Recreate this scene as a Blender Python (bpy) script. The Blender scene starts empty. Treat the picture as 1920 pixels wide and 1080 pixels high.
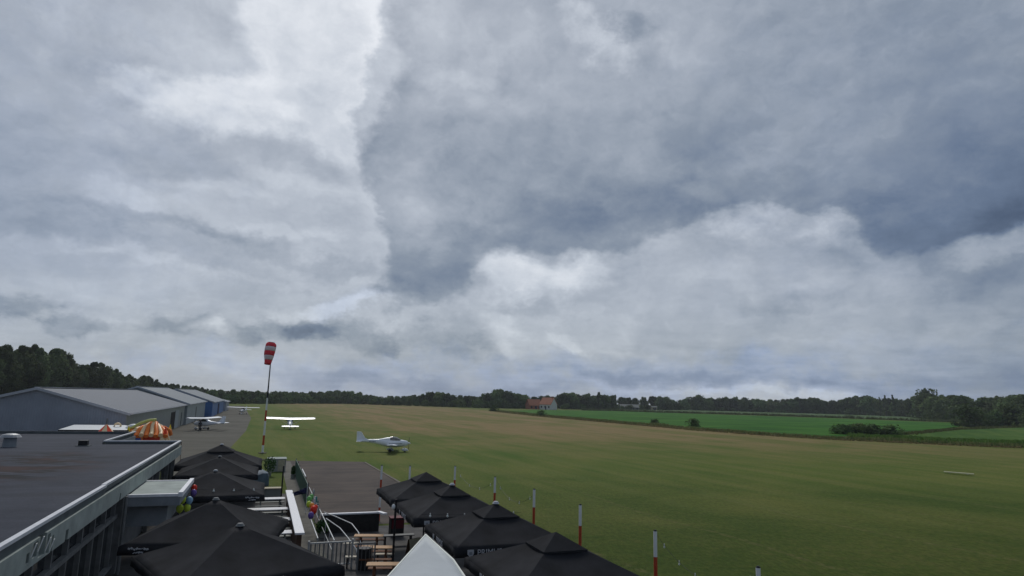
import bpy, bmesh, math, random
from math import radians as rad, sin, cos, pi
from mathutils import Vector, Matrix, noise as mnoise
random.seed(7)
S = bpy.context.scene
COL = S.collection

# ------------------------------------------------------------------ camera
F, H, ROLL = 1200.0, 6.8, rad(1.5)
PITCH = math.atan(208 / F)
cam = bpy.data.objects.new('camera', bpy.data.cameras.new('camera'))
COL.objects.link(cam)
RM = Matrix.Rotation(pi / 2 + PITCH, 3, 'X') @ Matrix.Rotation(ROLL, 3, 'Z')
cam.matrix_world = Matrix.Translation((0, 0, H)) @ RM.to_4x4()
cam.data.sensor_width = 36
cam.data.lens = F / 1920 * 36
cam.data.clip_start = 0.1
cam.data.clip_end = 6000
S.camera = cam
S.view_settings.view_transform = 'Standard'
S.view_settings.look = 'None'
S.view_settings.exposure = 0.0
S.view_settings.gamma = 1.0
S.cycles.max_bounces = 5
S.cycles.diffuse_bounces = 3
S.cycles.volume_bounces = 0

def ray(x, y):
    return RM @ Vector(((x - 960) / F, (540 - y) / F, -1))
def at(x, y, z=0.0):                     # the point at height z seen at pixel x, y
    d = ray(x, y)
    return Vector((0, 0, H)) + d * ((z - H) / d.z)

# ------------------------------------------------------------------ node helpers
class NT:
    def __init__(s, nt):
        s.nt = nt; s.n = nt.nodes; s.l = nt.links
    def new(s, t, **kw):
        n = s.n.new(t)
        for k, v in kw.items(): setattr(n, k, v)
        return n
    def put(s, sock, v):
        if hasattr(v, 'is_output'): s.l.new(v, sock)
        else: sock.default_value = v
    def math(s, op, a, b=0.0, c=None, clamp=False):
        n = s.new('ShaderNodeMath', operation=op, use_clamp=clamp)
        s.put(n.inputs[0], a); s.put(n.inputs[1], b)
        if c is not None: s.put(n.inputs[2], c)
        return n.outputs[0]
    def vec(s, x, y, z=0.0):
        n = s.new('ShaderNodeCombineXYZ')
        for i, v in enumerate((x, y, z)): s.put(n.inputs[i], v)
        return n.outputs[0]
    def vmath(s, op, a, b=(0, 0, 0)):
        n = s.new('ShaderNodeVectorMath', operation=op)
        s.put(n.inputs[0], a)
        if op == 'SCALE': s.put(n.inputs['Scale'], b)
        else: s.put(n.inputs[1], b)
        return n.outputs[0]
    def noise(s, vec, scale, detail=4, rough=0.55, out=0, dist=0.0):
        n = s.new('ShaderNodeTexNoise')
        if vec is not None: s.l.new(vec, n.inputs['Vector'])
        n.inputs['Scale'].default_value = scale
        n.inputs['Detail'].default_value = detail
        n.inputs['Roughness'].default_value = rough
        n.inputs['Distortion'].default_value = dist
        return n.outputs[out]
    def mapr(s, v, a, b, c=0.0, d=1.0, smooth=False):
        n = s.new('ShaderNodeMapRange', interpolation_type='SMOOTHSTEP' if smooth else 'LINEAR')
        s.put(n.inputs[0], v)
        for i, k in enumerate((a, b, c, d)): n.inputs[i + 1].default_value = k
        return n.outputs[0]
    def mapping(s, vec, loc=(0, 0, 0), rot=0.0, scale=(1, 1, 1), kind='POINT'):
        n = s.new('ShaderNodeMapping', vector_type=kind)
        s.l.new(vec, n.inputs[0])
        n.inputs['Location'].default_value = loc
        n.inputs['Rotation'].default_value = (0, 0, rot)
        n.inputs['Scale'].default_value = scale
        return n.outputs[0]
    def ramp(s, v, stops, interp='LINEAR'):
        n = s.new('ShaderNodeValToRGB')
        n.color_ramp.interpolation = interp
        el = n.color_ramp.elements
        while len(el) < len(stops): el.new(0.5)
        for e, (p, c) in zip(el, stops):
            e.position = p; e.color = (*c, 1)
        s.put(n.inputs[0], v)
        return n.outputs[0]
    def mix(s, f, a, b, mode='MIX'):
        n = s.new('ShaderNodeMix', data_type='RGBA', blend_type=mode)
        s.put(n.inputs[0], f)
        for k, v in ((6, a), (7, b)):
            s.put(n.inputs[k], (*v, 1) if isinstance(v, tuple) and len(v) == 3 else v)
        return n.outputs[2]

def lin(r, g, b):
    return tuple((c / 255 / 12.92) if c < 10.3 else ((c / 255 + .055) / 1.055) ** 2.4 for c in (r, g, b))

# ------------------------------------------------------------------ sky
SUN_AZ, SUN_EL = rad(-18), rad(46)       # azimuth measured from +Y towards +X
world = bpy.data.worlds.new('World')
S.world = world
world.use_nodes = True
world.cycles.sampling_method = 'MANUAL'
world.cycles.sample_map_resolution = 512
def build_sky():
    W = NT(world.node_tree)
    for n in list(W.n): W.n.remove(n)
    out = W.new('ShaderNodeOutputWorld'); bg = W.new('ShaderNodeBackground')
    bg.inputs[1].default_value = 0.1
    W.l.new(bg.outputs[0], out.inputs[0])
    sky = W.new('ShaderNodeTexSky', sky_type='NISHITA', sun_disc=False)
    sky.sun_elevation = SUN_EL; sky.sun_rotation = SUN_AZ
    tc = W.new('ShaderNodeTexCoord'); sp = W.new('ShaderNodeSeparateXYZ')
    W.l.new(tc.outputs['Generated'], sp.inputs[0])
    x, y, z = sp.outputs
    az = W.math('ARCTAN2', x, y); el = W.math('ARCSINE', z)
    # cloud deck seen in perspective: direction projected on a flat layer overhead
    zz = W.math('ADD', W.math('MAXIMUM', z, 0.0), 0.11)
    deck = W.vec(W.math('DIVIDE', x, zz), W.math('DIVIDE', y, zz))
    ae = W.vec(az, W.math('MULTIPLY', el, 1.35))
    warp1 = W.vmath('SUBTRACT', W.noise(ae, 4.5, 7, 0.6, 1), (0.5, 0.5, 0.5))
    aevec = W.vec(az, el)
    warpf = W.vmath('SUBTRACT', W.noise(ae, 15.0, 6, 0.6, 1), (0.5, 0.5, 0.5))
    warped = W.vmath('ADD', aevec, W.vmath('ADD', W.vmath('SCALE', warp1, 0.13), W.vmath('SCALE', warpf, 0.045)))
    def ang(px, py):
        d = ray(px, py); return math.atan2(d.x, d.y), math.asin(d.normalized().z)
    ragged = W.math('MULTIPLY', W.math('SUBTRACT', W.noise(ae, 13.0, 8, 0.66), 0.5), 2.6)
    def blobs(lst, base):
        acc = base
        for (px, py, rx, ry, rot, amp, hard) in lst:
            a0, e0 = ang(px, py)
            m = W.mapping(warped, (a0, e0, 0), rad(-rot), (rx / 1150, ry / 1150, 1), 'TEXTURE')
            ln = W.new('ShaderNodeVectorMath', operation='LENGTH')
            W.l.new(W.vmath('MULTIPLY', m, (1, 1, 0)), ln.inputs[0])
            rag = W.math('ADD', ln.outputs['Value'], ragged)
            f = W.mapr(rag, 1.55 - .35 * hard, 0.0 + .45 * hard, 0, 1, True)
            acc = W.math('MULTIPLY_ADD', f, amp / 255, acc)
        return acc
    n1 = W.noise(deck, 0.9, 8, 0.6)
    n2 = W.noise(W.vmath('ADD', deck, (7.3, 2.1, 0)), 2.6, 8, 0.62)
    n3 = W.noise(ae, 7.0, 8, 0.6)
    # brightness of the overcast by direction: rows of constant elevation, stops along azimuth
    GX = [0, 120, 240, 360, 480, 600, 720, 840, 960, 1080, 1200, 1320, 1440, 1560, 1680, 1800, 1920]
    GY = [10, 100, 200, 300, 400, 470, 540, 620, 700, 748]
    G = [[172, 178, 180, 182, 204, 222, 205, 178, 168, 170, 176, 168, 153, 148, 146, 145, 145],
         [165, 172, 184, 208, 208, 228, 206, 183, 174, 196, 192, 165, 152, 148, 146, 144, 143],
         [160, 168, 192, 212, 220, 198, 176, 163, 165, 166, 160, 150, 150, 146, 142, 138, 134],
         [152, 166, 170, 163, 178, 190, 178, 164, 158, 154, 147, 144, 148, 145, 134, 126, 116],
         [152, 156, 178, 188, 186, 184, 172, 164, 144, 136, 136, 156, 172, 152, 126, 110, 92],
         [178, 172, 166, 160, 168, 180, 165, 148, 196, 178, 182, 182, 182, 184, 130, 122, 148],
         [172, 178, 181, 180, 178, 190, 152, 146, 202, 205, 186, 174, 170, 164, 160, 150, 150],
         [172, 173, 172, 172, 168, 168, 168, 174, 192, 176, 172, 172, 169, 166, 162, 156, 146],
         [172, 173, 174, 175, 175, 172, 158, 156, 168, 164, 158, 153, 158, 160, 156, 148, 140],
         [172, 173, 174, 175, 176, 174, 166, 162, 164, 164, 170, 184, 186, 180, 160, 150, 146]]
    def grid(x, y):
        def loc(v, g):
            v = min(max(v, g[0]), g[-1])
            for k in range(len(g) - 1):
                if v <= g[k + 1]: return k, (v - g[k]) / (g[k + 1] - g[k])
        a_, fa = loc(x, GX); b_, fb = loc(y, GY)
        return (G[b_][a_] * (1 - fa) + G[b_][a_ + 1] * fa) * (1 - fb) + (G[b_ + 1][a_] * (1 - fa) + G[b_ + 1][a_ + 1] * fa) * fb
    def pix(a_, e_):
        d = RM.transposed() @ Vector((sin(a_) * cos(e_), cos(a_) * cos(e_), sin(e_)))
        return 960 + F * d.x / -d.z, 540 - F * d.y / -d.z
    wsp = W.new('ShaderNodeSeparateXYZ'); W.l.new(warped, wsp.inputs[0])
    wa, we = wsp.outputs[0], wsp.outputs[1]
    fac = W.mapr(wa, rad(-42), rad(42))
    ROWS = [0.3, 2.5, 5, 8, 11, 14, 17, 20, 23.5, 27, 31, 35]; ns = 22; base = None
    for k, e_ in enumerate(ROWS):
        stops = []
        for q in range(ns):
            g_ = grid(*pix(rad(-42 + 84 * q / (ns - 1)), rad(e_))) / 255; stops.append((q / (ns - 1), (g_, g_, g_)))
        rw = W.ramp(W.math('ADD', fac, 0), stops, 'EASE')
        base = rw if base is None else W.mix(W.mapr(we, rad(ROWS[k - 1]), rad(e_), 0, 1, True), base, rw)
    base = W.mix(W.mapr(el, rad(38), rad(65), 0, 1, True), base, (.62, .62, .62))
    base = W.mix(W.mapr(y, 0.55, -0.25, 0, 1, True), base, (.50, .50, .50))
    # outlines of the cloud masses as signed distances by direction, broken up by noise
    P1 = [(705, -300), (712, 60), (690, 150), (680, 230), (690, 300), (688, 350), (715, 400), (700, 440), (722, 500), (688, 560), (740, 592), (800, 582), (872, 560), (880, 515), (902, 480), (945, 456), (1000, 463), (1150, 466), (1240, 440), (1330, 392), (1420, 370), (1490, 350), (1500, 380), (1560, 400),
          (1640, 405), (1650, 450), (1690, 520), (1730, 535), (1742, 492), (1800, 455), (1930, 425), (2400, 400), (2400, -300)]
    P3 = [[(430, 20), (560, -80), (720, -80), (735, 60), (765, 120), (722, 190), (692, 262), (650, 310), (560, 245), (470, 205), (380, 220), (330, 150), (400, 118), (480, 130), (465, 80)],
          [(170, 95), (260, 108), (420, 195), (530, 235), (430, 262), (330, 205), (230, 150)], [(1055, 20), (1150, 62), (1210, 100), (1130, 118), (1075, 92)],
          [(885, 485), (960, 468), (1100, 490), (1180, 520), (1050, 560), (930, 560), (890, 530)], [(1320, 392), (1420, 372), (1492, 352), (1490, 400), (1400, 440), (1290, 450)], [(1520, 425), (1640, 408), (1650, 440), (1560, 462)],
          [(1745, 495), (1800, 460), (1940, 430), (1940, 480), (1800, 520)]]
    def sd(poly, x, y):
        best, inside = 1e9, False; m_ = len(poly)
        for k in range(m_):
            (x0, y0), (x1, y1) = poly[k], poly[(k + 1) % m_]
            dx, dy = x1 - x0, y1 - y0; t_ = max(0, min(1, ((x - x0) * dx + (y - y0) * dy) / (dx * dx + dy * dy)))
            best = min(best, math.hypot(x - x0 - t_ * dx, y - y0 - t_ * dy))
            if (y0 > y) != (y1 > y) and x < x0 + (y - y0) / (y1 - y0) * dx: inside = not inside
        return -best if inside else best
    R2 = [0.5 + 1.25 * k for k in range(30)]; ns = 32; msk = None
    for k, e_ in enumerate(R2):
        stops = []
        for q in range(ns):
            x_, y_ = pix(rad(-42 + 84 * q / (ns - 1)), rad(e_)); x_ = min(max(x_, -300), 2200); f_ = lambda d: min(1, max(0, .5 - d / 170))
            stops.append((q / (ns - 1), (f_(sd(P1, x_, y_)), 0, f_(min(sd(p_, x_, y_) for p_ in P3)))))
        rw = W.ramp(fac, stops)
        msk = rw if msk is None else W.mix(W.mapr(we, rad(R2[k - 1]), rad(e_)), msk, rw)
    ms = W.new('ShaderNodeSeparateColor'); W.l.new(msk, ms.inputs[0])
    rg = W.math('MULTIPLY_ADD', W.math('SUBTRACT', n3, 0.5), 0.30, W.math('MULTIPLY', ragged, 0.13))
    def edge(ch, amp, w):
        c_ = ms.outputs[ch]; sharp = W.mapr(W.math('ADD', c_, rg), .5 - w, .5 + w, 0, 1, True)
        return W.math('MULTIPLY', W.math('SUBTRACT', sharp, W.mapr(c_, .1, .9)), amp)
    vis = W.mapr(el, rad(37), rad(34))
    for ch, amp, w in ((0, -.15, .07), (2, .16, .14)): base = W.math('ADD', base, W.math('MULTIPLY', edge(ch, amp, w), vis))
    base = W.math('MULTIPLY_ADD', W.math('SUBTRACT', n1, 0.5), 0.06, base)
    base = W.math('MULTIPLY_ADD', W.math('SUBTRACT', n2, 0.5), 0.12, base)
    base = W.math('MULTIPLY_ADD', W.math('SUBTRACT', n3, 0.5), 0.09, base)
    L = [
     (655, 574, 130, 12, -6, 22, .6), (415, 622, 50, 14, 0, 34, .7), (1400, 743, 280, 8, 3, 16, .5), (1060, 635, 34, 16, 20, 22, .7), (930, 605, 50, 30, 30, 20, .7), (945, 650, 30, 16, 30, 14, .7),
     (1120, 418, 230, 55, -6, -16, .3), (800, 525, 75, 50, 10, -16, .4), (1880, 385, 200, 80, -20, -10, .2), (1000, 300, 260, 130, 0, -7, .2), (760, 250, 60, 110, 0, -8, .4),
     (840, 340, 70, 50, 0, -10, .5), (770, 400, 60, 40, 0, 14, .5), (915, 190, 70, 30, 10, 13, .5), (1205, 305, 70, 34, -30, 10, .5), (850, 130, 60, 20, 0, 14, .5), (1290, 240, 110, 50, 70, -8, .4), (950, 375, 40, 20, 0, 9, .5), (1180, 60, 50, 24, 10, -22, .6), (1210, 330, 120, 40, -20, -7, .6), (1440, 290, 80, 26, -20, 7, .6),
     (330, 300, 100, 40, 5, -12, .6), (240, 385, 90, 22, 4, 14, .6), (430, 365, 100, 20, -4, 12, .6), (560, 340, 120, 18, 6, 12, .6),
     (330, 430, 220, 12, 4, -16, .6), (560, 492, 200, 13, 9, -16, .6), (520, 447, 90, 12, 0, 13, .6), (200, 480, 150, 10, 3, 12, .6), (90, 425, 120, 16, 3, -10, .6), (560, 530, 160, 10, 3, 10, .6),
     (30, 545, 36, 20, 0, -34, .8), (112, 577, 50, 18, 14, -28, .8), (190, 590, 30, 14, 0, -24, .8), (330, 612, 68, 19, 12, -32, .8),
     (470, 622, 45, 17, 0, -30, .8), (530, 612, 50, 18, 0, -26, .8), (590, 610, 40, 20, 0, -34, .8), (690, 622, 100, 26, 6, -28, .8), (820, 640, 110, 28, 8, -22, .8), (880, 612, 60, 26, 30, -14, .8),
     (1480, 570, 90, 20, 0, -16, .6), (780, 716, 280, 16, 2, -20, .5), (1330, 712, 280, 16, 2, -20, .5), (1800, 700, 240, 22, 0, -10, .4), (1000, 585, 120, 12, 5, -10, .6), (1150, 650, 160, 12, 3, 8, .6), (1650, 620, 200, 16, -6, 8, .6),
    ]
    s = blobs(L, base)
    warp2 = W.vmath('SUBTRACT', W.noise(ae, 16.0, 6, 0.6, 1), (0.5, 0.5, 0.5))
    crisp = W.noise(W.vmath('ADD', W.vmath('SCALE', warp2, 0.12), W.vmath('ADD', W.vmath('SCALE', warp1, 0.5), ae)), 17.0, 7, 0.62)
    s = W.math('MULTIPLY_ADD', W.math('SUBTRACT', crisp, 0.5), 0.065, s)
    # cumulus relief: edges turned towards the sun are lighter
    pw = W.vmath('ADD', W.vmath('SCALE', warp2, 0.05), W.vmath('ADD', W.vmath('SCALE', warp1, 0.12), ae))
    ra = W.noise(pw, 6.5, 7, 0.58); rb = W.noise(W.vmath('ADD', pw, (-0.012, 0.030, 0)), 6.5, 7, 0.58)
    s = W.math('MULTIPLY_ADD', W.math('SUBTRACT', ra, rb), 0.27, s)
    T = [(780, 716, 420, 36, 2, 230, .2), (1330, 710, 420, 36, 2, 240, .2), (1800, 690, 300, 50, 0, 120, .2), (1900, 380, 420, 260, -10, 26, .1),
         (60, 350, 220, 260, 0, 60, .1), (655, 572, 70, 14, -6, 90, .4), (1660, 160, 300, 220, 0, 25, .1)]
    tint = blobs(T, 0.02)
    col = W.ramp(s, [(0.26, lin(72, 86, 108)), (0.42, lin(102, 117, 139)), (0.55, lin(134, 145, 160)), (0.68, lin(167, 175, 187)),
                     (0.79, lin(195, 202, 212)), (0.92, lin(231, 235, 241))])
    col = W.mix(tint, col, W.mix(1.0, col, (0.90, 0.98, 1.17), 'MULTIPLY'))
    # greyer green-white air low down on the left and along the horizon
    low = W.mapr(el, 0.16, 0.0, 0, 0.5)
    col = W.mix(low, col, W.mix(1.0, col, (1.03, 1.03, 0.97), 'MULTIPLY'))
    bright = W.vmath('SCALE', col, 10.0)
    col = W.mix(0.95, sky.outputs[0], bright)
    W.l.new(col, bg.inputs[0])
build_sky()

sun = bpy.data.objects.new('sun', bpy.data.lights.new('sun', 'SUN'))
COL.objects.link(sun)
sun.data.energy = 1.8
sun.data.angle = rad(14)
sun.data.color = (1.0, 0.96, 0.9)
sdir = Vector((sin(SUN_AZ) * cos(SUN_EL), cos(SUN_AZ) * cos(SUN_EL), sin(SUN_EL)))
sun.rotation_euler = sdir.to_track_quat('Z', 'Y').to_euler()

# ------------------------------------------------------------------ building frame: u runs along the clubhouse, v to its right
TH = rad(20.67)
UX, VX = Vector((-sin(TH), cos(TH), 0)), Vector((cos(TH), sin(TH), 0))
ORG = Vector((-10.02, 13.44, 0))
def W(v, u, z=0.0):
    p = ORG + VX * v + UX * u
    return Vector((p.x, p.y, z))
def uv(p):
    q = Vector((p[0], p[1], 0)) - ORG
    return q.dot(VX), q.dot(UX)

# ------------------------------------------------------------------ materials
MATS = {}
def mat(name, c, rough=0.7, var=0.25, scale=6.0, bump=0.0, metal=0.0, spec=0.16, c2=None, stretch=(1, 1, 1), detail=5):
    m = bpy.data.materials.new(name); m.use_nodes = True
    N = NT(m.node_tree); b = N.n['Principled BSDF']
    tc = N.new('ShaderNodeTexCoord')
    v = N.mapping(tc.outputs['Object'], (0, 0, 0), 0, stretch)
    n = N.noise(v, scale, detail, 0.6)
    lo = c2 if c2 else tuple(k * (1 - var) for k in c)
    hi = c if c2 else tuple(min(1, k * (1 + var)) for k in c)
    N.l.new(N.ramp(n, [(0.3, lo), (0.7, hi)]), b.inputs['Base Color'])
    b.inputs['Roughness'].default_value = rough
    b.inputs['Metallic'].default_value = metal
    b.inputs['Specular IOR Level'].default_value = spec
    if bump:
        bp = N.new('ShaderNodeBump'); bp.inputs['Strength'].default_value = bump; bp.inputs['Distance'].default_value = 0.02
        N.l.new(N.noise(v, scale * 4, 4), bp.inputs['Height']); N.l.new(bp.outputs[0], b.inputs['Normal'])
    MATS[name] = m
    return m
mat('white_paint', (.74, .75, .74), .45, .06, 3)
mat('white_board', (.78, .78, .80), .5, .1, 9)
mat('plane_white', (.80, .82, .86), .3, .05, 2, spec=.5)
mat('black_fabric', (.0205, .0215, .0250), .85, .35, 1.3, spec=.06, bump=.15)
mat('black_metal', (.02, .02, .022), .5, .2, 5)
mat('grey_metal', (.30, .31, .32), .45, .15, 5, metal=.4)
mat('galvanised', (.42, .44, .45), .4, .15, 7, metal=.5)
mat('dark_glass', (.018, .022, .026), .08, .3, 1, spec=.6)
mat('tyre', (.02, .02, .02), .8)
mat('fascia', (.30, .34, .32), .75, .22, 1.4, bump=.2, detail=9)
mat('fascia_band', (.10, .115, .12), .8, .25, 2)
mat('coping', (.58, .59, .62), .45, .12, 4)
mat('frame_grey', (.17, .175, .175), .6, .25, 3)
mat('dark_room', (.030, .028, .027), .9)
mat('grey_panel', (.22, .24, .26), .6, .15, 2)
mat('brown_wood', (.085, .05, .035), .7, .3, 5, stretch=(1, 8, 8))
mat('orange_wood', (.52, .34, .20), .65, .2, 5, stretch=(1, 10, 10))
mat('rust_wood', (.14, .062, .032), .7, .25, 5)
mat('pale_wood', (.40, .36, .26), .7, .2, 5)
mat('red_paint', (.44, .065, .03), .5, .15, 4)
mat('maroon', (.10, .008, .016), .6, .2, 3)
mat('teal', (.05, .25, .24), .6)
mat('marker_board', (.46, .45, .30), .7, .2, 4)
mat('barn_roof', (.16, .17, .16), .8, .2, 1)
mat('pale_plank', (.50, .46, .38), .7, .15, 6)
mat('navy', (.012, .016, .06), .7)
mat('asphalt', (.085, .075, .07), .9)
mat('brick_red', (.32, .12, .08), .8, .2, 3)
mat('roof_tile', (.36, .15, .09), .8, .25, 2)
mat('house_white', (.62, .62, .60), .7, .1, 1)
mat('trunk', (.05, .04, .03), .9)
mat('kerb_stone', (.12, .108, .085), .85, .25, 3)
mat('yellow_vinyl', (.72, .60, .02), .4, .06)
mat('orange_vinyl', (.85, .22, .04), .4, .08)
mat('red_vinyl', (.85, .07, .02), .4, .08)
mat('cream_vinyl', (.85, .66, .40), .4, .06)
mat('white_vinyl', (.72, .74, .74), .4, .06)
mat('blue_vinyl', (.03, .07, .30), .4, .08)
mat('purple_vinyl', (.12, .03, .10), .4, .08)
mat('green_vinyl', (.52, .55, .16), .4, .1)
mat('balloon_lime', (.50, .62, .06), .25, .05)
mat('balloon_blue', (.25, .42, .58), .25, .05)
mat('balloon_red', (.70, .04, .02), .25, .05)
mat('balloon_orange', (.75, .28, .04), .25, .05)
mat('balloon_purple', (.14, .09, .32), .25, .05)
mat('balloon_green', (.16, .42, .12), .25, .05)
mat('sock_red', (.72, .05, .07), .7, .08)
mat('sock_white', (.66, .56, .56), .7, .08)
mat('skin', (.45, .28, .2), .6, .05)
mat('dark_cloth', (.02, .022, .035), .85)
mat('hair', (.03, .02, .015), .7)
mat('sail_cloth', (.43, .46, .48), .8, .09, .8, bump=.2)
mat('sail_hem', (.76, .78, .72), .7, .05, 3)
mat('print_white', (.44, .45, .48), .7, .05)
mat('print_blue', (.30, .32, .52), .7, .05)
mat('bulb', (.72, .74, .70), .25, .05)
mat('leaf_pot', (.035, .10, .018), .7, .4, 8)
mat('mesh_green', (.02, .075, .055), .6, .3, 3)
mat('box_grey', (.26, .27, .25), .7, .15, 2)
mat('tarp_blue', (.10, .14, .18), .6, .2, 2)
mat('dry_grass', (.17, .12, .06), .9, .4, 3)
mat('deck', (.075, .072, .07), .85, .3, 1.5)
mat('path', (.12, .115, .10), .9, .25, 2)

def corrugated(name, c, scale, axis='X', rough=.45, var=.1, metal=.2):
    m = mat(name, c, rough, var, .6, metal=metal)
    N = NT(m.node_tree); b = N.n['Principled BSDF']
    tc = N.new('ShaderNodeTexCoord'); w = N.new('ShaderNodeTexWave', bands_direction=axis)
    N.l.new(tc.outputs['Object'], w.inputs[0]); w.inputs['Scale'].default_value = scale
    bp = N.new('ShaderNodeBump'); bp.inputs['Strength'].default_value = .5; bp.inputs['Distance'].default_value = .04
    N.l.new(w.outputs[1], bp.inputs['Height']); N.l.new(bp.outputs[0], b.inputs['Normal'])
    return m
corrugated('hangar_wall', (.26, .285, .335), 1.2, metal=0)
corrugated('hangar_side', (.25, .27, .26), 1.2, 'Y')
corrugated('hangar_side_pale', (.30, .34, .36), 1.2, 'Y')
corrugated('hangar_roof', (.054, .076, .112), .8, 'Y', .6, metal=0)
corrugated('hangar_roof_pale', (.105, .135, .165), .8, 'Y', .6, metal=0)
corrugated('hangar_blue', (.065, .165, .40), 1.2, metal=0)
mat('verge', (.40, .42, .46), .5, .08)

def leaf_mat(name, dark, light, trans=.25):
    m = bpy.data.materials.new(name); m.use_nodes = True
    N = NT(m.node_tree)
    tc = N.new('ShaderNodeTexCoord'); oi = N.new('ShaderNodeObjectInfo')
    n = N.noise(tc.outputs['Object'], .55, 5, .7)
    c = N.ramp(n, [(.32, dark), (.7, light)])
    hs = N.new('ShaderNodeHueSaturation')
    N.l.new(c, hs.inputs['Color'])
    N.l.new(N.mapr(oi.outputs['Random'], 0, 1, .55, 1.45), hs.inputs['Value'])
    N.l.new(N.mapr(N.math('FRACT', N.math('MULTIPLY', oi.outputs['Random'], 7.3)), 0, 1, .468, .503), hs.inputs['Hue'])
    b = N.n['Principled BSDF']
    N.l.new(hs.outputs[0], b.inputs['Base Color'])
    b.inputs['Roughness'].default_value = .85; b.inputs['Specular IOR Level'].default_value = .1
    tr = N.new('ShaderNodeBsdfTranslucent'); N.l.new(hs.outputs[0], tr.inputs[0])
    mx = N.new('ShaderNodeMixShader'); mx.inputs[0].default_value = trans
    N.l.new(b.outputs[0], mx.inputs[1]); N.l.new(tr.outputs[0], mx.inputs[2])
    N.l.new(mx.outputs[0], N.n['Material Output'].inputs[0])
    MATS[name] = m
leaf_mat('leaf_dark', (.042, .070, .032), (.112, .152, .064))
leaf_mat('leaf_mid', (.058, .105, .038), (.130, .190, .070))
leaf_mat('leaf_bush', (.040, .080, .028), (.090, .140, .045))

# ------------------------------------------------------------------ mesh helpers
class MB:
    def __init__(s): s.v = []; s.f = []; s.m = []
    def add(s, vs, fs, mi=0):
        k = len(s.v); s.v += [tuple(v) for v in vs]
        s.f += [tuple(i + k for i in f) for f in fs]; s.m += [mi] * len(fs)
        return s
    def box(s, c, d, rz=0.0, mi=0, ry=0.0):
        M = Matrix.Rotation(rz, 3, 'Z') @ Matrix.Rotation(ry, 3, 'Y')
        vs = []
        for sx in (-.5, .5):
            for sy in (-.5, .5):
                for sz in (-.5, .5):
                    vs.append(Vector(c) + M @ Vector((sx * d[0], sy * d[1], sz * d[2])))
        return s.add(vs, [(0, 1, 3, 2), (4, 6, 7, 5), (0, 4, 5, 1), (2, 3, 7, 6), (0, 2, 6, 4), (1, 5, 7, 3)], mi)
    def span(s, a, b, mi=0):
        return s.box([(p + q) / 2 for p, q in zip(a, b)], [abs(q - p) for p, q in zip(a, b)], 0, mi)
    def prism(s, poly, z0, z1, mi=0):
        n = len(poly)
        vs = [(x, y, z0) for x, y in poly] + [(x, y, z1) for x, y in poly]
        return s.add(vs, [tuple(range(n))[::-1], tuple(range(n, 2 * n))] + [(i, (i + 1) % n, n + (i + 1) % n, n + i) for i in range(n)], mi)
    def tube(s, pts, r, n=8, mi=0, r2=None):
        pts = [Vector(p) for p in pts]
        rings = []
        for i, p in enumerate(pts):
            d = (pts[min(i + 1, len(pts) - 1)] - pts[max(i - 1, 0)]).normalized()
            a = d.cross(Vector((0, 0, 1)) if abs(d.z) < .9 else Vector((1, 0, 0))).normalized(); b = d.cross(a)
            rr = r if r2 is None else r + (r2 - r) * i / (len(pts) - 1)
            rings.append([p + (a * cos(2 * pi * k / n) + b * sin(2 * pi * k / n)) * rr for k in range(n)])
        return s.loft(rings, mi)
    def loft(s, rings, mi=0, cap=True):
        n = len(rings[0]); vs = [v for r in rings for v in r]; fs = []
        for i in range(len(rings) - 1):
            for k in range(n):
                fs.append((i * n + k, i * n + (k + 1) % n, (i + 1) * n + (k + 1) % n, (i + 1) * n + k))
        if cap: fs += [tuple(range(n))[::-1], tuple(range((len(rings) - 1) * n, len(rings) * n))]
        return s.add(vs, fs, mi)
    def ball(s, c, r, n=10, m=6, mi=0, sc=(1, 1, 1)):
        rings = []
        for i in range(m + 1):
            t = pi * (i + .02) / (m + .04)
            rings.append([(c[0] + r * sc[0] * sin(t) * cos(2 * pi * k / n), c[1] + r * sc[1] * sin(t) * sin(2 * pi * k / n), c[2] + r * sc[2] * cos(t)) for k in range(n)])
        return s.loft(rings, mi)
    def cyl(s, c, r, h, n=14, mi=0, axis='Z', r2=None):
        r2 = r if r2 is None else r2
        rings = []
        for t, rr in ((-.5, r), (.5, r2)):
            ring = []
            for k in range(n):
                a, b = rr * cos(2 * pi * k / n), rr * sin(2 * pi * k / n)
                o = {'Z': (a, b, t * h), 'X': (t * h, a, b), 'Y': (a, t * h, b)}[axis]
                ring.append((c[0] + o[0], c[1] + o[1], c[2] + o[2]))
            rings.append(ring)
        return s.loft(rings, mi)
    def mesh(s, name, mats, smooth=False, bevel=0.0):
        me = bpy.data.meshes.new(name)
        me.from_pydata(s.v, [], s.f)
        for m in (mats if isinstance(mats, (list, tuple)) else [mats]): me.materials.append(MATS[m])
        for p, k in zip(me.polygons, s.m): p.material_index = k; p.use_smooth = smooth
        bm = bmesh.new(); bm.from_mesh(me); bmesh.ops.recalc_face_normals(bm, faces=bm.faces)
        if bevel:
            bmesh.ops.bevel(bm, geom=[e for e in bm.edges if len(e.link_faces) == 2 and e.calc_face_angle(0) > .6], offset=bevel, segments=2, profile=.6, affect='EDGES')
        bm.to_mesh(me); bm.free()
        if smooth: me.set_sharp_from_angle(angle=rad(42))
        return me
def tag(o, label=None, cat=None, group=None, kind=None):
    for k, v in (('label', label), ('category', cat), ('group', group), ('kind', kind)):
        if v: o[k] = v
    return o
def obj(name, mb, mats, parent=None, smooth=False, bevel=0.0, loc=None, rz=0.0):
    me = mb.mesh(name, mats, smooth, bevel) if isinstance(mb, MB) else mb
    o = bpy.data.objects.new(name, me); COL.objects.link(o)
    if parent: o.parent = parent
    if loc is not None: o.location = loc
    o.rotation_euler.z = rz
    return o
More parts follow.
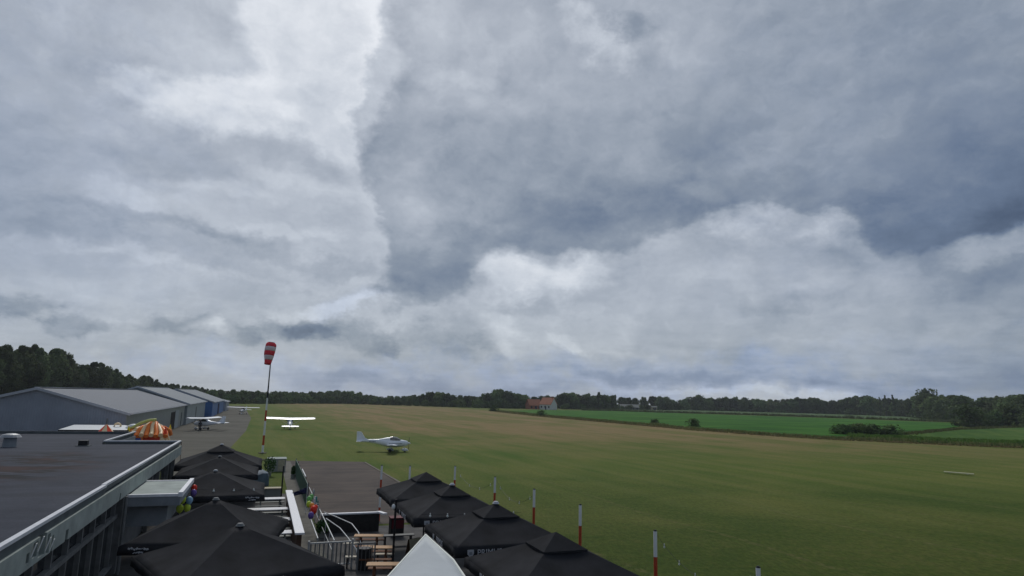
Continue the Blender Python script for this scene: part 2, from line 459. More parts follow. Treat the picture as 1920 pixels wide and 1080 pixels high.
def thing(name, label, cat, loc=(0, 0, 0), rz=0.0, group=None):
    o = bpy.data.objects.new(name, None); COL.objects.link(o)
    o.location = loc; o.rotation_euler.z = rz; o.empty_display_size = .3
    return tag(o, label, cat, group)
def dup(root, label, loc, rz=None, group=None, scale=None):
    def cp(o, parent):
        c = o.copy(); COL.objects.link(c)
        if parent: c.parent = parent
        for ch in list(o.children): cp(ch, c)
        return c
    kids = list(root.children)
    r = root.copy(); COL.objects.link(r)
    for k in kids: cp(k, r)
    r.location = loc; r['label'] = label
    if rz is not None: r.rotation_euler.z = rz
    if group: r['group'] = group
    if scale: r.scale = scale
    return r
def text_mesh(body, size, name, m, thick=.006):
    cu = bpy.data.curves.new(name, 'FONT'); cu.body = body; cu.size = size; cu.extrude = thick / 2
    cu.align_x = 'CENTER'; cu.align_y = 'CENTER'
    t = bpy.data.objects.new(name, cu); COL.objects.link(t)
    bpy.context.view_layer.update()
    me = bpy.data.meshes.new_from_object(t.evaluated_get(bpy.context.evaluated_depsgraph_get()))
    bpy.data.objects.remove(t); bpy.data.curves.remove(cu)
    me.materials.clear(); me.materials.append(MATS[m]); me.name = name
    return me

# ================================================================== SETTING
def ground_material():
    m = bpy.data.materials.new('field_grass'); m.use_nodes = True
    N = NT(m.node_tree); b = N.n['Principled BSDF']
    g = N.new('ShaderNodeNewGeometry'); pos = g.outputs['Position']
    p2 = N.mapping(pos, (0, 0, 0), -TH - rad(2))             # x across, y along the runway
    sp = N.new('ShaderNodeSeparateXYZ'); N.l.new(pos, sp.inputs[0])
    streak = N.noise(N.vmath('MULTIPLY', p2, (.16, .012, 0)), 1.0, 6, .6)
    streak2 = N.noise(N.vmath('MULTIPLY', p2, (.55, .05, 0)), 1.0, 5, .6)
    patch = N.noise(pos, .07, 6, .6, dist=.6)
    fine = N.noise(pos, 1.6, 6, .7)
    blade = N.noise(N.vmath('MULTIPLY', pos, (1, .45, 1)), 5.0, 6, .78)
    dist = N.math('ADD', sp.outputs[1], N.math('MULTIPLY', N.math('SUBTRACT', patch, .5), 50))
    far = N.mapr(dist, 70, 150, 0, 1, True)
    vfar = N.mapr(dist, 240, 420, 0, 1, True)
    tanv = N.math('ADD', N.math('MULTIPLY', streak, .8), N.math('MULTIPLY', patch, .35))
    tan_f = N.mapr(tanv, .50, .64, 0, 1, True)
    # worn strips lie out on the runway, right of the apron
    sx = N.new('ShaderNodeSeparateXYZ'); N.l.new(p2, sx.inputs[0])
    across = N.math('ADD', sx.outputs[0], N.math('MULTIPLY', N.math('SUBTRACT', patch, .5), 22))
    strip = N.math('MULTIPLY', N.mapr(across, 12, 40, 0, 1, True), N.mapr(across, 150, 110, 0, 1, True))
    tan_f = N.math('MULTIPLY', N.math('ADD', N.math('MULTIPLY', tan_f, .62), .38), N.math('MULTIPLY', far, strip))
    near = N.ramp(N.math('ADD', N.math('MULTIPLY', fine, .5), N.math('MULTIPLY', patch, .5)), [(.36, (.032, .060, .008)), (.50, (.052, .074, .012)), (.66, (.084, .085, .022))])
    mid = N.ramp(N.math('ADD', N.math('MULTIPLY', streak2, .5), N.math('MULTIPLY', patch, .5)), [(.36, (.060, .106, .013)), (.62, (.120, .132, .030))])
    c = N.mix(N.mapr(dist, 22, 75, 0, 1, True), near, mid)
    tanc = N.ramp(streak2, [(.35, (.185, .148, .060)), (.65, (.240, .163, .084))])
    c = N.mix(tan_f, c, tanc)
    mow = N.math('SINE', N.math('MULTIPLY', N.math('ADD', sx.outputs[0], N.math('MULTIPLY', patch, 3)), 1.1))
    c = N.mix(N.math('MULTIPLY', N.mapr(mow, .2, .9, 0, .22, True), N.mapr(dist, 30, 60)), c, (.150, .150, .050))
    trk = N.math('ABSOLUTE', N.math('SUBTRACT', N.math('PINGPONG', N.math('ADD', sx.outputs[0], N.math('MULTIPLY', N.noise(pos, .02, 2), 14)), 9.0), 4.5))
    c = N.mix(N.math('MULTIPLY', N.mapr(trk, .30, .05, 0, .35, True), N.mapr(fine, .4, .6)), c, (.145, .120, .060))
    # dead grass along the foot of the striped poles
    vv = N.new('ShaderNodeSeparateXYZ'); N.l.new(N.mapping(pos, (0, 0, 0), -TH), vv.inputs[0])
    ve = N.math('ADD', vv.outputs[0], N.math('MULTIPLY', N.math('SUBTRACT', N.noise(pos, .5, 5, .6), .5), 3.5))
    v0 = ORG.dot(VX)
    dead = N.math('MULTIPLY', N.mapr(ve, v0 + 15.4, v0 + 16.2, 0, 1, True), N.mapr(ve, v0 + 17.6, v0 + 16.6, 0, 1, True))
    dead = N.math('MULTIPLY', dead, N.mapr(vv.outputs[1], 24 + ORG.dot(UX), 18 + ORG.dot(UX), 0, .75))
    c = N.mix(dead, c, (.105, .078, .040))
    c = N.mix(1.0, c, N.ramp(blade, [(.30, (.58, .60, .58)), (.70, (1.38, 1.36, 1.38))]), 'MULTIPLY')
    N.l.new(c, b.inputs['Base Color'])
    b.inputs['Roughness'].default_value = .95; b.inputs['Specular IOR Level'].default_value = .08
    bp = N.new('ShaderNodeBump'); bp.inputs['Strength'].default_value = .7; bp.inputs['Distance'].default_value = .08
    N.l.new(N.math('ADD', blade, fine), bp.inputs['Height']); N.l.new(bp.outputs[0], b.inputs['Normal'])
    MATS['field_grass'] = m
ground_material()
g = MB(); R = 1800
g.add([(-R, -300, 0), (R, -300, 0), (R, R, 0), (-R, R, 0)], [(0, 1, 2, 3)])
tag(obj('ground', g, 'field_grass'), kind='structure')

def flat_material(name, c1, c2, c3, sc, streaks=True):
    m = bpy.data.materials.new(name); m.use_nodes = True
    N = NT(m.node_tree); b = N.n['Principled BSDF']
    g = N.new('ShaderNodeNewGeometry'); pos = N.mapping(g.outputs['Position'], (0, 0, 0), -TH)
    a = N.noise(pos, sc, 7, .65, dist=.5)
    d = N.noise(N.vmath('MULTIPLY', pos, (.05, 1.1, 1)), 1.5, 5, .6)
    f = N.noise(pos, 14, 4, .7)
    c = N.ramp(N.math('ADD', N.math('MULTIPLY', a, .6), N.math('MULTIPLY', d if streaks else f, .4)), [(.34, c1), (.5, c2), (.66, c3)])
    c = N.mix(1.0, c, N.ramp(f, [(.3, (.8, .8, .8)), (.7, (1.15, 1.15, 1.15))]), 'MULTIPLY')
    N.l.new(c, b.inputs['Base Color']); b.inputs['Roughness'].default_value = .9; b.inputs['Specular IOR Level'].default_value = .08
    bp = N.new('ShaderNodeBump'); bp.inputs['Strength'].default_value = .3; bp.inputs['Distance'].default_value = .02
    N.l.new(f, bp.inputs['Height']); N.l.new(bp.outputs[0], b.inputs['Normal'])
    MATS[name] = m
flat_material('apron_tarmac', (.070, .066, .056), (.102, .098, .082), (.128, .122, .104), .12)
flat_material('stand_tarmac', (.060, .053, .050), (.092, .077, .068), (.122, .098, .084), .25)
flat_material('roof_felt', (.027, .032, .046), (.039, .045, .062), (.052, .059, .079), .35)

def sheet(name, pts, z, m, kind='structure'):
    s = MB(); s.add([(p[0], p[1], z) for p in pts], [tuple(range(len(pts)))])
    return tag(obj(name, s, m), kind=kind)
# apron in front of the hangars
ap = [W(-70, -10), W(1.2, -10), W(1.2, 60), W(1.4, 75), W(2.2, 110), W(2.0, 170), W(-1, 250), W(-4, 330), W(-70, 330)]
sheet('apron', ap, .006, 'apron_tarmac')
# dark taxi stand beside the terrace, with a kerb line
sheet('taxi_stand', [W(7.8, 20), W(15.2, 20), W(15.2, 37), W(14.75, 53), W(7.2, 55)], .012, 'stand_tarmac')
k = MB()
for a, b in ((20, 37), (37.02, 52.6)):
    v0, v1 = (15.2, 15.2) if a == 20 else (15.2, 14.75)
    k.prism([tuple(W(v0, a)[:2]), tuple(W(v0 + .22, a)[:2]), tuple(W(v1 + .22, b)[:2]), tuple(W(v1, b)[:2])], 0.0, .05)
tag(obj('kerb', k, 'kerb_stone'), kind='structure')
k = MB(); k.prism([tuple(W(1.3, 55.9)[:2]), tuple(W(7.0, 55.2)[:2]), tuple(W(7.0, 55.5)[:2]), tuple(W(1.3, 56.2)[:2])], 0.0, .10)
tag(obj('kerb', k, 'kerb_stone'), kind='structure')
# terrace floor and the ramp path
sheet('terrace_floor', [W(-.2, -30), W(16.2, -30), W(16.2, 19.5), W(7.7, 19.5), W(7.7, 32), W(-.2, 32)], .010, 'deck')
sheet('path', [W(6.75, 12), W(7.7, 12), W(7.7, 54), W(6.75, 54)], .016, 'path')

# crop fields beyond the runway
def crop_material(name, c1, c2, c3, ang):
    m = bpy.data.materials.new(name); m.use_nodes = True
    N = NT(m.node_tree); b = N.n['Principled BSDF']
    g = N.new('ShaderNodeNewGeometry'); pos = N.mapping(g.outputs['Position'], (0, 0, 0), ang)
    rows = N.noise(N.vmath('MULTIPLY', pos, (.22, .012, 1)), 1.0, 5, .7)
    pt = N.noise(pos, .05, 5, .6); fn = N.noise(pos, 2.2, 4, .7)
    c = N.ramp(N.math('ADD', N.math('MULTIPLY', rows, .45), N.math('ADD', N.math('MULTIPLY', pt, .35), N.math('MULTIPLY', fn, .2))), [(.40, c1), (.5, c2), (.60, c3)])
    N.l.new(c, b.inputs['Base Color']); b.inputs['Roughness'].default_value = .9; b.inputs['Specular IOR Level'].default_value = .05
    MATS[name] = m
crop_material('crop_green', (.014, .066, .007), (.032, .115, .011), (.070, .160, .020), rad(55))
crop_material('crop_pale', (.060, .105, .042), (.078, .125, .052), (.095, .140, .060), rad(70))
crop_material('crop_leafy', (.030, .080, .012), (.055, .112, .018), (.095, .140, .030), rad(30))
def crop(name, px, z, m):
    pts = [at(x, y, 0) for x, y in px]
    s = MB(); s.prism([(p.x, p.y) for p in pts], -.1, z)
    return tag(obj(name, s, m), kind='structure')
crop('crop_field', [(940, 771.5), (1010, 779), (1130, 790), (1300, 804), (1430, 814), (1560, 821), (1690, 817), (1800, 800), (1795, 794), (1560, 785), (1380, 779), (1150, 771.3), (1010, 769.2)], .25, 'crop_green')
crop('crop_field', [(1110, 769.6), (1380, 776.6), (1560, 782.4), (1790, 791.5), (1820, 789), (1700, 780), (1500, 772), (1300, 768.5), (1100, 767.6)], .3, 'crop_pale')
crop('crop_field', [(1580, 822.5), (1720, 830), (1990, 840), (2150, 846), (2150, 800), (1925, 803), (1800, 808), (1690, 818.5)], .4, 'crop_leafy')

# tall dry grass and weeds along the edge of the crops: nobody could count it
def tufts(name, path, width, n, h, m, label, hv=.5):
    s = MB(); pts = [at(x, y, 0) for x, y in path]
    seg = [(pts[i + 1] - pts[i]).length for i in range(len(pts) - 1)]; tot = sum(seg)
    for _ in range(n):
        t = random.random() * tot; i = 0
        while t > seg[i] and i < len(seg) - 1: t -= seg[i]; i += 1
        d = (pts[i + 1] - pts[i]).normalized(); nrm = Vector((-d.y, d.x, 0))
        p = pts[i] + d * t + nrm * random.gauss(0, width)
        hh = h * (1 - hv + 2 * hv * random.random()) * (.6 + .8 * mnoise.noise(p * .08) ** 2 + .3)
        for q in range(3):
            a = random.random() * 2 * pi; w = .10 + .12 * random.random()
            e = Vector((cos(a), sin(a), 0)) * w; tip = p + Vector((random.gauss(0, .25 * hh), random.gauss(0, .25 * hh), hh))
            s.add([p - e, p + e, tip + e * .3, tip - e * .3], [(0, 1, 2, 3)])
    return tag(obj(name, s, m), label, 'grass', kind='stuff')
leaf_mat('weed', (.09, .13, .04), (.19, .20, .085)); leaf_mat('weed_dry', (.13, .13, .05), (.23, .19, .09)); leaf_mat('weed_green', (.050, .105, .018), (.110, .170, .040))
EDGE = [(930, 770.5), (1010, 779), (1130, 790), (1300, 805), (1430, 815), (1560, 823), (1690, 829), (1800, 834), (1990, 842)]
tufts('verge_grass', EDGE, .8, 5200, .55, 'weed', 'rough green and brown weeds along the edge of the runway grass')
tufts('verge_grass', [(x, y + 1.6) for x, y in EDGE], .6, 2600, .28, 'weed_dry', 'dry brown grass strip just in front of the crop edge')
tufts('crop_weeds', [(1590, 822), (1720, 828), (1850, 833), (1990, 839)], 2.5, 3000, .8, 'weed_green', 'leafy green growth at the front of the right hand crop')
tufts('crop_weeds', [(1690, 818), (1800, 807), (1925, 802)], .9, 1500, .8, 'weed', 'pale weeds along the far edge of the right hand crop')
tufts('crop_weeds', [(1090, 769.3), (1380, 777.6), (1560, 783.6), (1800, 792.5)], .8, 2600, 1.3, 'leaf_dark', 'dark growth along the ditch between the green crops')
def near_tufts():
    s = MB()
    for _ in range(9000):
        u_ = random.uniform(-4, 21); v_ = 16.3 + abs(random.gauss(0, 1.1))
        p = W(v_, u_); hh = random.uniform(.06, .26)
        for q in range(2):
            a = random.random() * 2 * pi; e = Vector((cos(a), sin(a), 0)) * random.uniform(.006, .014)
            tip = p + Vector((random.gauss(0, .07), random.gauss(0, .07), hh))
            s.add([p - e, p + e, tip], [(0, 1, 2)])
    tag(obj('long_grass', s, 'weed'), 'long unmown grass below the red and white poles', 'grass', kind='stuff')
near_tufts()
# ================================================================== CLUBHOUSE
ZR = 3.6
def clubhouse():
    t = thing('clubhouse', 'low clubhouse with grey felt flat roof and peeling pale fascia', 'building', W(0, 0), TH)
    # local x = v, y = u
    L = MB(); L.prism([(-.35, -14), (-.35, 29.9), (-4.1, 29.9), (-4.1, 40), (-45, 40), (-45, -14)], 0, ZR - .26)
    obj('wall', L, 'grey_panel', t)
    r = MB(); r.add([(-.16, -14, ZR - .14), (-.16, 29.95, ZR - .14), (-4.25, 29.95, ZR - .14), (-4.25, 40, ZR - .14), (-45, 40, ZR - .14), (-45, -14, ZR - .14)], [(0, 1, 2, 3, 4, 5)])
    ro = obj('roof', r, 'roof_stain', t)
    c = MB()
    c.span((-.10, -14, ZR - .02), (.03, 9.2, ZR + .06)); c.span((-.13, 9.2, ZR), (0.0, 30.2, ZR + .075))
    c.span((-4.12, 30.06, ZR), (-.13, 30.2, ZR + .075)); c.span((-4.24, 30.06, ZR), (-4.12, 40.1, ZR + .075))
    obj('coping', c, 'coping', t)
    up = MB(); up.span((-.16, -14, ZR - .3), (-.10, 30.0, ZR - .02)); up.span((-4.1, 30.0, ZR - .3), (-.16, 30.06, ZR)); up.span((-4.3, 30.1, ZR - .3), (-4.24, 40, ZR))
    up.span((-45, 39.95, ZR - .14), (-4.3, 40.1, ZR + .05))
    obj('upstand', up, 'fascia_band', t)
    b = MB(); b.span((-.10, -14, ZR - .24), (.0, 9.2, ZR - .02)); b.span((-.10, 9.2, ZR - .12), (0.0, 30.14, ZR))
    obj('gutter_board', b, 'fascia_band', t)
    # fascia: board with torn holes, built as strips so the holes are real
    f = MB(); zt, zb = ZR - .24, ZR - .80
    cuts = sorted([(1.65, .10, .35, .75), (2.12, .16, .10, .70), (2.66, .24, .02, .86), (3.12, .12, .12, .95), (3.45, .07, .3, 1.01), (4.75, .13, .5, 1.01), (11.6, .10, .55, 1.01)])
    y = -14.0
    for (cy, w, a, bb) in cuts:
        f.span((-.06, y, zb), (.06, cy - w, zt)); h = zt - zb
        if a > .02: f.span((-.06, cy - w, zt - a * h), (.06, cy + w, zt))
        if bb < 1: f.span((-.06, cy - w, zb), (.06, cy + w, zt - bb * h))
        y = cy + w
    f.span((-.06, y, zb), (.06, 30.16, zt)); f.span((-4.1, 30.06, zb), (-.06, 30.16, zt))
    obj('fascia', f, 'fascia', t)
    for (yy, zz, ln) in ((1.90, -.32, .36), (2.36, -.30, .44), (2.95, -.42, .40), (3.32, -.5, .34)):
        obj('peeling_strip', MB().box((.085, yy, ZR + zz - .14), (.012, .09, ln), 0, 0, .25), 'white_paint', t)
    # glazed front below the fascia
    zw = ZR - .80
    dk = MB(); dk.span((-.345, -13, .35), (-.30, 12.6, zw)); obj('window', dk, 'dark_glass', t)
    for y in [-11 + 1.55 * i for i in range(16)]: obj('mullion', MB().span((-.30, y, .3), (-.16, y + .11, zw)), 'frame_grey', t)
    obj('transom', MB().span((-.28, -13, zw - .78), (-.12, 12.9, zw - .64)), 'frame_grey', t); obj('sill', MB().span((-.28, -13, .25), (-.10, 12.9, .36)), 'frame_grey', t)
    obj('corner_post', MB().span((-.30, 12.7, 0), (.0, 12.95, zw)), 'frame_grey', t)
    for y in (20.5, 22.8, 26.2, 28.9): obj('mullion', MB().span((-.30, y, 0), (-.12, y + .18, zw)), 'frame_grey', t)
    d2 = MB(); d2.span((-.345, 20.7, .1), (-.30, 28.9, zw)); obj('window', d2, 'dark_glass', t)
    # entrance canopy box between the parasols
    cn = MB(); cn.span((.062, 12.96, 2.36), (1.9, 17.3, 2.74)); obj('canopy', cn, 'grey_panel', t)
    ct = MB(); ct.span((.10, 13.12, 2.74), (1.82, 17.2, 2.77)); obj('canopy_roof', ct, 'fascia', t)
    ce = MB(); ce.span((1.82, 12.94, 2.68), (1.98, 17.38, 2.86)); ce.span((.07, 12.94, 2.70), (1.82, 13.08, 2.80)); ce.span((.07, 17.22, 2.70), (1.82, 17.36, 2.80))
    obj('canopy_trim', ce, 'white_board', t)
    lo = MB(); lo.span((.062, 13.4, 1.55), (1.45, 17.0, 2.36)); obj('shutter_box', lo, 'grey_panel', t)
    for q in ((.06, 13.02), (.12, 12.55)): obj('downpipe', MB().tube([(*q, 0), (*q, zw)], .055), 'frame_grey', t)
    lad = MB(); lad.tube([(.02, 30.1, ZR), (.05, 30.25, 2.4)], .015); obj('cable', lad, 'rust_wood', t)
    return t
def roof_material():
    m = MATS['roof_felt'].copy(); m.name = 'roof_stain'; MATS['roof_stain'] = m
    N = NT(m.node_tree); b = N.n['Principled BSDF']
    src = b.inputs['Base Color'].links[0].from_socket
    g = N.new('ShaderNodeNewGeometry'); pos = N.mapping(g.outputs['Position'], (0, 0, 0), -TH)
    c0 = at(25, 868, ZR); rel = N.mapping(N.vmath('SUBTRACT', g.outputs['Position'], tuple(c0)), (0, 0, 0), -TH)
    ln = N.new('ShaderNodeVectorMath', operation='LENGTH'); N.l.new(N.vmath('MULTIPLY', rel, (1 / 3.4, 1 / 8.0, 0)), ln.inputs[0])
    m2 = rel; fall = N.mapr(ln.outputs['Value'], 1.25, .45, 0, 1, True)
    st = N.noise(N.vmath('MULTIPLY', rel, (.35, .55, 0)), 1.0, 6, .65)
    f = N.math('MULTIPLY', fall, N.mapr(st, .42, .54, 0, 1, True))
    pud = N.mapr(N.noise(N.vmath('MULTIPLY', rel, (.10, .45, 0)), 1.0, 4, .6), .55, .68, 0, .35, True)
    src = N.mix(pud, src, (.030, .031, .036))
    stain = N.ramp(N.noise(m2, .45, 3), [(.42, (.009, .010, .011)), (.6, (.040, .022, .022))])
    col = N.mix(f, src, stain)
    # felt laps run across the roof
    sp = N.new('ShaderNodeSeparateXYZ'); N.l.new(pos, sp.inputs[0])
    lap = N.math('FRACT', N.math('MULTIPLY', sp.outputs[1], 1.0))
    col = N.mix(N.mapr(lap, .93, .99, 0, .6), col, (.03, .034, .04))
    N.l.new(col, b.inputs['Base Color'])
    b.inputs['Roughness'].default_value = .8
roof_material()
clubhouse()
def roof_vent():
    p = at(17, 838, ZR - .14)
    t = thing('roof_vent', 'round metal mushroom vent at the left of the flat roof', 'vent', p, TH)
    obj('stack', MB().cyl((0, 0, .25), .34, .5, 16, r2=.3), 'grey_panel', t, True)
    obj('cowl', MB().cyl((0, 0, .60), .52, .14, 18, r2=.40).cyl((0, 0, .70), .40, .06, 18, r2=.2), 'grey_metal', t)
    p = at(156, 836, ZR - .14)
    t = thing('roof_vent', 'small dark box vent standing on the flat roof', 'vent', p, TH)
    obj('housing', MB().box((0, 0, .16), (.46, .42, .32)), 'black_metal', t, bevel=.02)
    obj('flange', MB().box((0, 0, .02), (.7, .62, .04)), 'fascia_band', t)
roof_vent()

# ================================================================== HANGARS
def hangar(label, v0, u0, u1, half, ze, zr, wall, side, roof, doors=(), open_doors=()):
    t = thing('hangar', label, 'hangar', W(v0, u0), TH)
    Ln = u1 - u0
    w = MB(); y0, y1 = 0.0, Ln
    prof = [(0, 0), (0, ze), (-half, zr), (-2 * half, ze), (-2 * half, 0)]
    for y in (0, Ln): w = MB(); w.add([(x, yy, z) for yy in (y, y + (.1 if y == 0 else -.1)) for x, z in prof], [(0, 1, 2, 3, 4), (9, 8, 7, 6, 5)] + [(i, (i + 1) % 5, 5 + (i + 1) % 5, 5 + i) for i in range(5)]); obj('gable_wall', w, wall, t)
    for xs in (-.12, -2 * half + .004): s = MB(); s.span((xs, .11, 0), (xs + .116, Ln - .11, ze - .03)); obj('side_wall', s, side, t)
    r = MB(); k = (zr - ze) / half; ov = .35
    for sgn in (0, 1):
        xa, xb = (ov, -half) if sgn == 0 else (-half, -2 * half - ov)
        za, zb = (ze - ov * k, zr) if sgn == 0 else (zr, ze - ov * k)
        r.add([(xa, -.2, za + .05), (xb, -.2, zb + .05), (xb, Ln + .2, zb + .05), (xa, Ln + .2, za + .05), (xa, -.2, za + .14), (xb, -.2, zb + .14), (xb, Ln + .2, zb + .14), (xa, Ln + .2, za + .14)],
              [(0, 1, 2, 3), (4, 7, 6, 5), (0, 4, 5, 1), (3, 2, 6, 7), (0, 3, 7, 4), (1, 5, 6, 2)])
    obj('roof', r, roof, t)
    vg = MB()
    for (xa, za, xb, zb) in ((ov + .03, ze - ov * k, -half, zr), (-half, zr, -2 * half - ov, ze - ov * k)):
        vg.add([(xa, -.36, za - .10), (xb, -.36, zb - .10), (xb, -.205, zb - .10), (xa, -.205, za - .10), (xa, -.36, za + .2), (xb, -.36, zb + .2), (xb, -.205, zb + .2), (xa, -.205, za + .2)],
               [(0, 1, 2, 3), (4, 7, 6, 5), (0, 4, 5, 1), (3, 2, 6, 7), (0, 3, 7, 4), (1, 5, 6, 2)])
    obj('verge_trim', vg, 'verge', t)
    rc = MB(); rc.box((-half, Ln / 2, zr + .19), (.55, Ln + .3, .07)); obj('ridge_cap', rc, 'verge', t)
    gt = MB(); gt.span((ov + .01, -.2, ze - ov * k - .02), (ov + .14, Ln + .2, ze - ov * k + .10)); obj('gutter', gt, 'verge', t)
    for (a, b, h, m) in doors:
        d = MB(); d.span((-.003, a, 0), (.06, b, h)); obj('door', d, m, t)
    return t
H1 = hangar('large grey hangar nearest the clubhouse, behind the bouncy castle', -10, 70.3, 130, 9.0, 3.95, 6.55, 'hangar_wall', 'hangar_side', 'hangar_roof',
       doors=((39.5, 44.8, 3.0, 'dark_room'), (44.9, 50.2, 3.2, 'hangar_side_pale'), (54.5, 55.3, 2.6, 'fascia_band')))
hangar('pale grey hangar between the large grey one and the blue one', -9.6, 130.6, 173.5, 9.3, 4.1, 7.2, 'hangar_side_pale', 'hangar_side_pale', 'hangar_roof_pale',
       doors=((18, 19.5, 3.2, 'frame_grey'),))
hangar('blue walled hangar with a pale roof at the far end', -8.0, 176, 226, 9.2, 3.9, 7.0, 'hangar_blue', 'hangar_blue', 'hangar_roof_pale', doors=((22, 28, 3.2, 'navy'),))
hangar('small dark hangar beyond the blue one', -7.6, 234, 256, 7.0, 3.2, 4.8, 'hangar_wall', 'hangar_wall', 'hangar_roof_pale')

# ================================================================== PARASOLS
def parasol(label, v, u, half, ze, zp, cap, finial, rz=0.0, drop=.24, group='black parasols'):
    t = thing('parasol', label, 'parasol', W(v, u), TH + rz, group)
    n = 10; ap = .22
    can = MB()
    for k in range(4):
        M = Matrix.Rotation(k * pi / 2, 3, 'Z'); vs = []; fs = []
        for i in range(n + 1):
            tt = i / n; r_ = ap * half * (1 - tt) * .4 + half * tt if False else (.08 + (half - .08) * tt)
            z = zp + (ze - zp) * (tt ** .94) + 0
            for j in range(n + 1):
                ss = j / n * 2 - 1
                sag = -.055 * half * (1 - ss * ss) * sin(pi * min(1, tt * .95)) * .6
                e = -.03 * (1 - ss * ss) * tt
                vs.append(M @ Vector((ss * r_, -(r_ + e), z + sag)))
        for i in range(n):
            for j in range(n):
                a = i * (n + 1) + j; fs.append((a, a + 1, a + n + 2, a + n + 1))
        can.add(vs, fs)
    co = obj('canopy', can, 'black_fabric', t, True)
    bm = bmesh.new(); bm.from_mesh(co.data); bmesh.ops.remove_doubles(bm, verts=bm.verts, dist=.002)
    for e in bm.edges:
        if len(e.link_faces) == 2 and e.calc_face_angle(0) > .25: e.smooth = False
    bm.to_mesh(co.data); bm.free()
    sd = co.modifiers.new('cloth', 'SOLIDIFY'); sd.thickness = .008; sd.offset = 0
    va = MB()
    for k in range(4):
        M = Matrix.Rotation(k * pi / 2, 3, 'Z'); vs = []; fs = []
        for j in range(13):
            ss = j / 12 * 2 - 1; e = -.03 * (1 - ss * ss)
            wv = .02 * sin(j * 2.1 + k)
            vs += [M @ Vector((ss * half, -(half + e), ze + .003)), M @ Vector((ss * half, -(half + e + wv + .012), ze - drop))]
        for j in range(12): fs.append((2 * j, 2 * j + 2, 2 * j + 3, 2 * j + 1))
        va.add(vs, fs)
    vo = obj('valance', va, 'black_fabric', t, True); s2 = vo.modifiers.new('cloth', 'SOLIDIFY'); s2.thickness = .006
    if cap:
        cp = MB(); hc = cap; zc = zp + .03
        zl = zp + (ze - zp) * ((hc / half) ** .94) + .07
        cp.add([(-hc, -hc, zl), (hc, -hc, zl), (hc, hc, zl), (-hc, hc, zl), (0, 0, zc + .10)], [(0, 1, 4), (1, 2, 4), (2, 3, 4), (3, 0, 4)])
        cp.add([(-hc, -hc, zl - .06), (hc, -hc, zl - .06), (hc, hc, zl - .06), (-hc, hc, zl - .06), (-hc, -hc, zl), (hc, -hc, zl), (hc, hc, zl), (-hc, hc, zl)],
               [(0, 1, 5, 4), (1, 2, 6, 5), (2, 3, 7, 6), (3, 0, 4, 7)])
        obj('vent_cap', cp, 'black_fabric', t)
    zf = zp + (.12 if cap else .02)
    if finial: obj('finial', MB().cyl((0, 0, zf + .03), .12, .07, 12, r2=.07), finial, t, True)
    p = MB(); p.tube([(0, 0, 0), (0, 0, zp - .02)], .035, 10); obj('pole', p, 'black_metal', t, True)
    for k in range(8):
        a = k * pi / 4 + pi / 4 * 0; rr = half * (1.0 if k % 2 == 0 else 1.414) * .98
        r_ = MB(); lw = .0 if k % 2 else .13; r_.tube([(0, 0, zp - .06 - lw), (rr * cos(a), rr * sin(a), ze - .02 - lw * .6)], .012, 5); obj('rib', r_, 'black_metal', t)
    obj('base', MB().box((0, 0, .05), (.8, .8, .09)), 'grey_panel', t, bevel=.02)
    return t
def shield(t, x, y, z, s, rz, name='logo'):
    b = MB(); pts = [(-.5, .5), (.5, .5), (.5, -.1), (0, -.62), (-.5, -.1)]
    b.add([(px * s, -.004, pz * s) for px, pz in pts] + [(px * s, .0, pz * s) for px, pz in pts], [(0, 1, 2, 3, 4), (9, 8, 7, 6, 5)] + [(i, (i + 1) % 5, 5 + (i + 1) % 5, 5 + i) for i in range(5)])
    o = obj(name, b, 'print_white', t, loc=(x, y, z), rz=rz)
    d = MB(); d.span((-.22 * s, -.009, -.22 * s), (.22 * s, -.005, .2 * s)); obj('emblem', d, 'grey_panel', o)
def wordmark(t, x, y, z, s, rz, m='print_white'):
    o = obj('lettering', text_mesh('PRIMUS', s, 'lettering', m), None, t, loc=(x, y, z)); o.rotation_euler = (pi / 2, 0, rz)
    return o
Pp = []
RG = 'black parasols on the right of the terrace'
for (lab, v, u, cap, fin) in (('nearest black parasol of the right row, dark vent cap without finial', 12.2, .15, .62, None),
                    ('black parasol with shield and lettering on its valance', 12.2, 4.95, .62, 'print_white'),
                    ('black parasol with white finial, second from the far end of the right row', 12.0, 9.65, .6, 'print_white'),
                    ('farthest black parasol of the right row beside the dark tarmac', 12.0, 14.1, .6, None)):
    Pp.append(parasol(lab, v, u, 1.92, 2.38, 3.22, cap, fin, group=RG))
h = 1.92
for i, t in enumerate(Pp):
    if i in (0, 1, 2): # left valance print
        shield(t, -(h + .035), .55 - (.2 if i == 0 else 0), 2.255, .18, -pi / 2)
        wordmark(t, -(h + .035), -.2, 2.255, .24, -pi / 2)
    if i in (1, 2):
        shield(t, -1.45, -(h + .035), 2.26, .20, 0); wordmark(t, -.85, -(h + .035), 2.26, .24, 0, 'print_white')
LG = 'black parasols on the left of the terrace'
Ll = []
for (lab, v, u, hf, zp, ze, rz, fin) in (('nearest black parasol of the left row, cut by the bottom of the photo', 4.33, 3.53, 2.1, 3.2, 2.3, 20, 'frame_grey'),
                    ('big black parasol beside the clubhouse windows with white print on its valance', 3.43, 8.28, 2.1, 3.2, 2.2, -10, 'frame_grey'),
                    ('black parasol with small lights across its front, beside the balloons', 2.72, 19.65, 2.35, 2.9, 2.0, 0, 'grey_metal'),
                    ('black parasol second from the far end of the left row', 2.5, 26.7, 2.2, 2.95, 2.1, 0, 'frame_grey'),
                    ('farthest black parasol of the left row with a white finial', 2.3, 31.6, 2.6, 3.2, 2.15, 0, 'print_white')):
    Ll.append(parasol(lab, v, u, hf, ze, zp, 0.0 if fin != 'print_white' else .8, fin, rad(rz), group=LG))
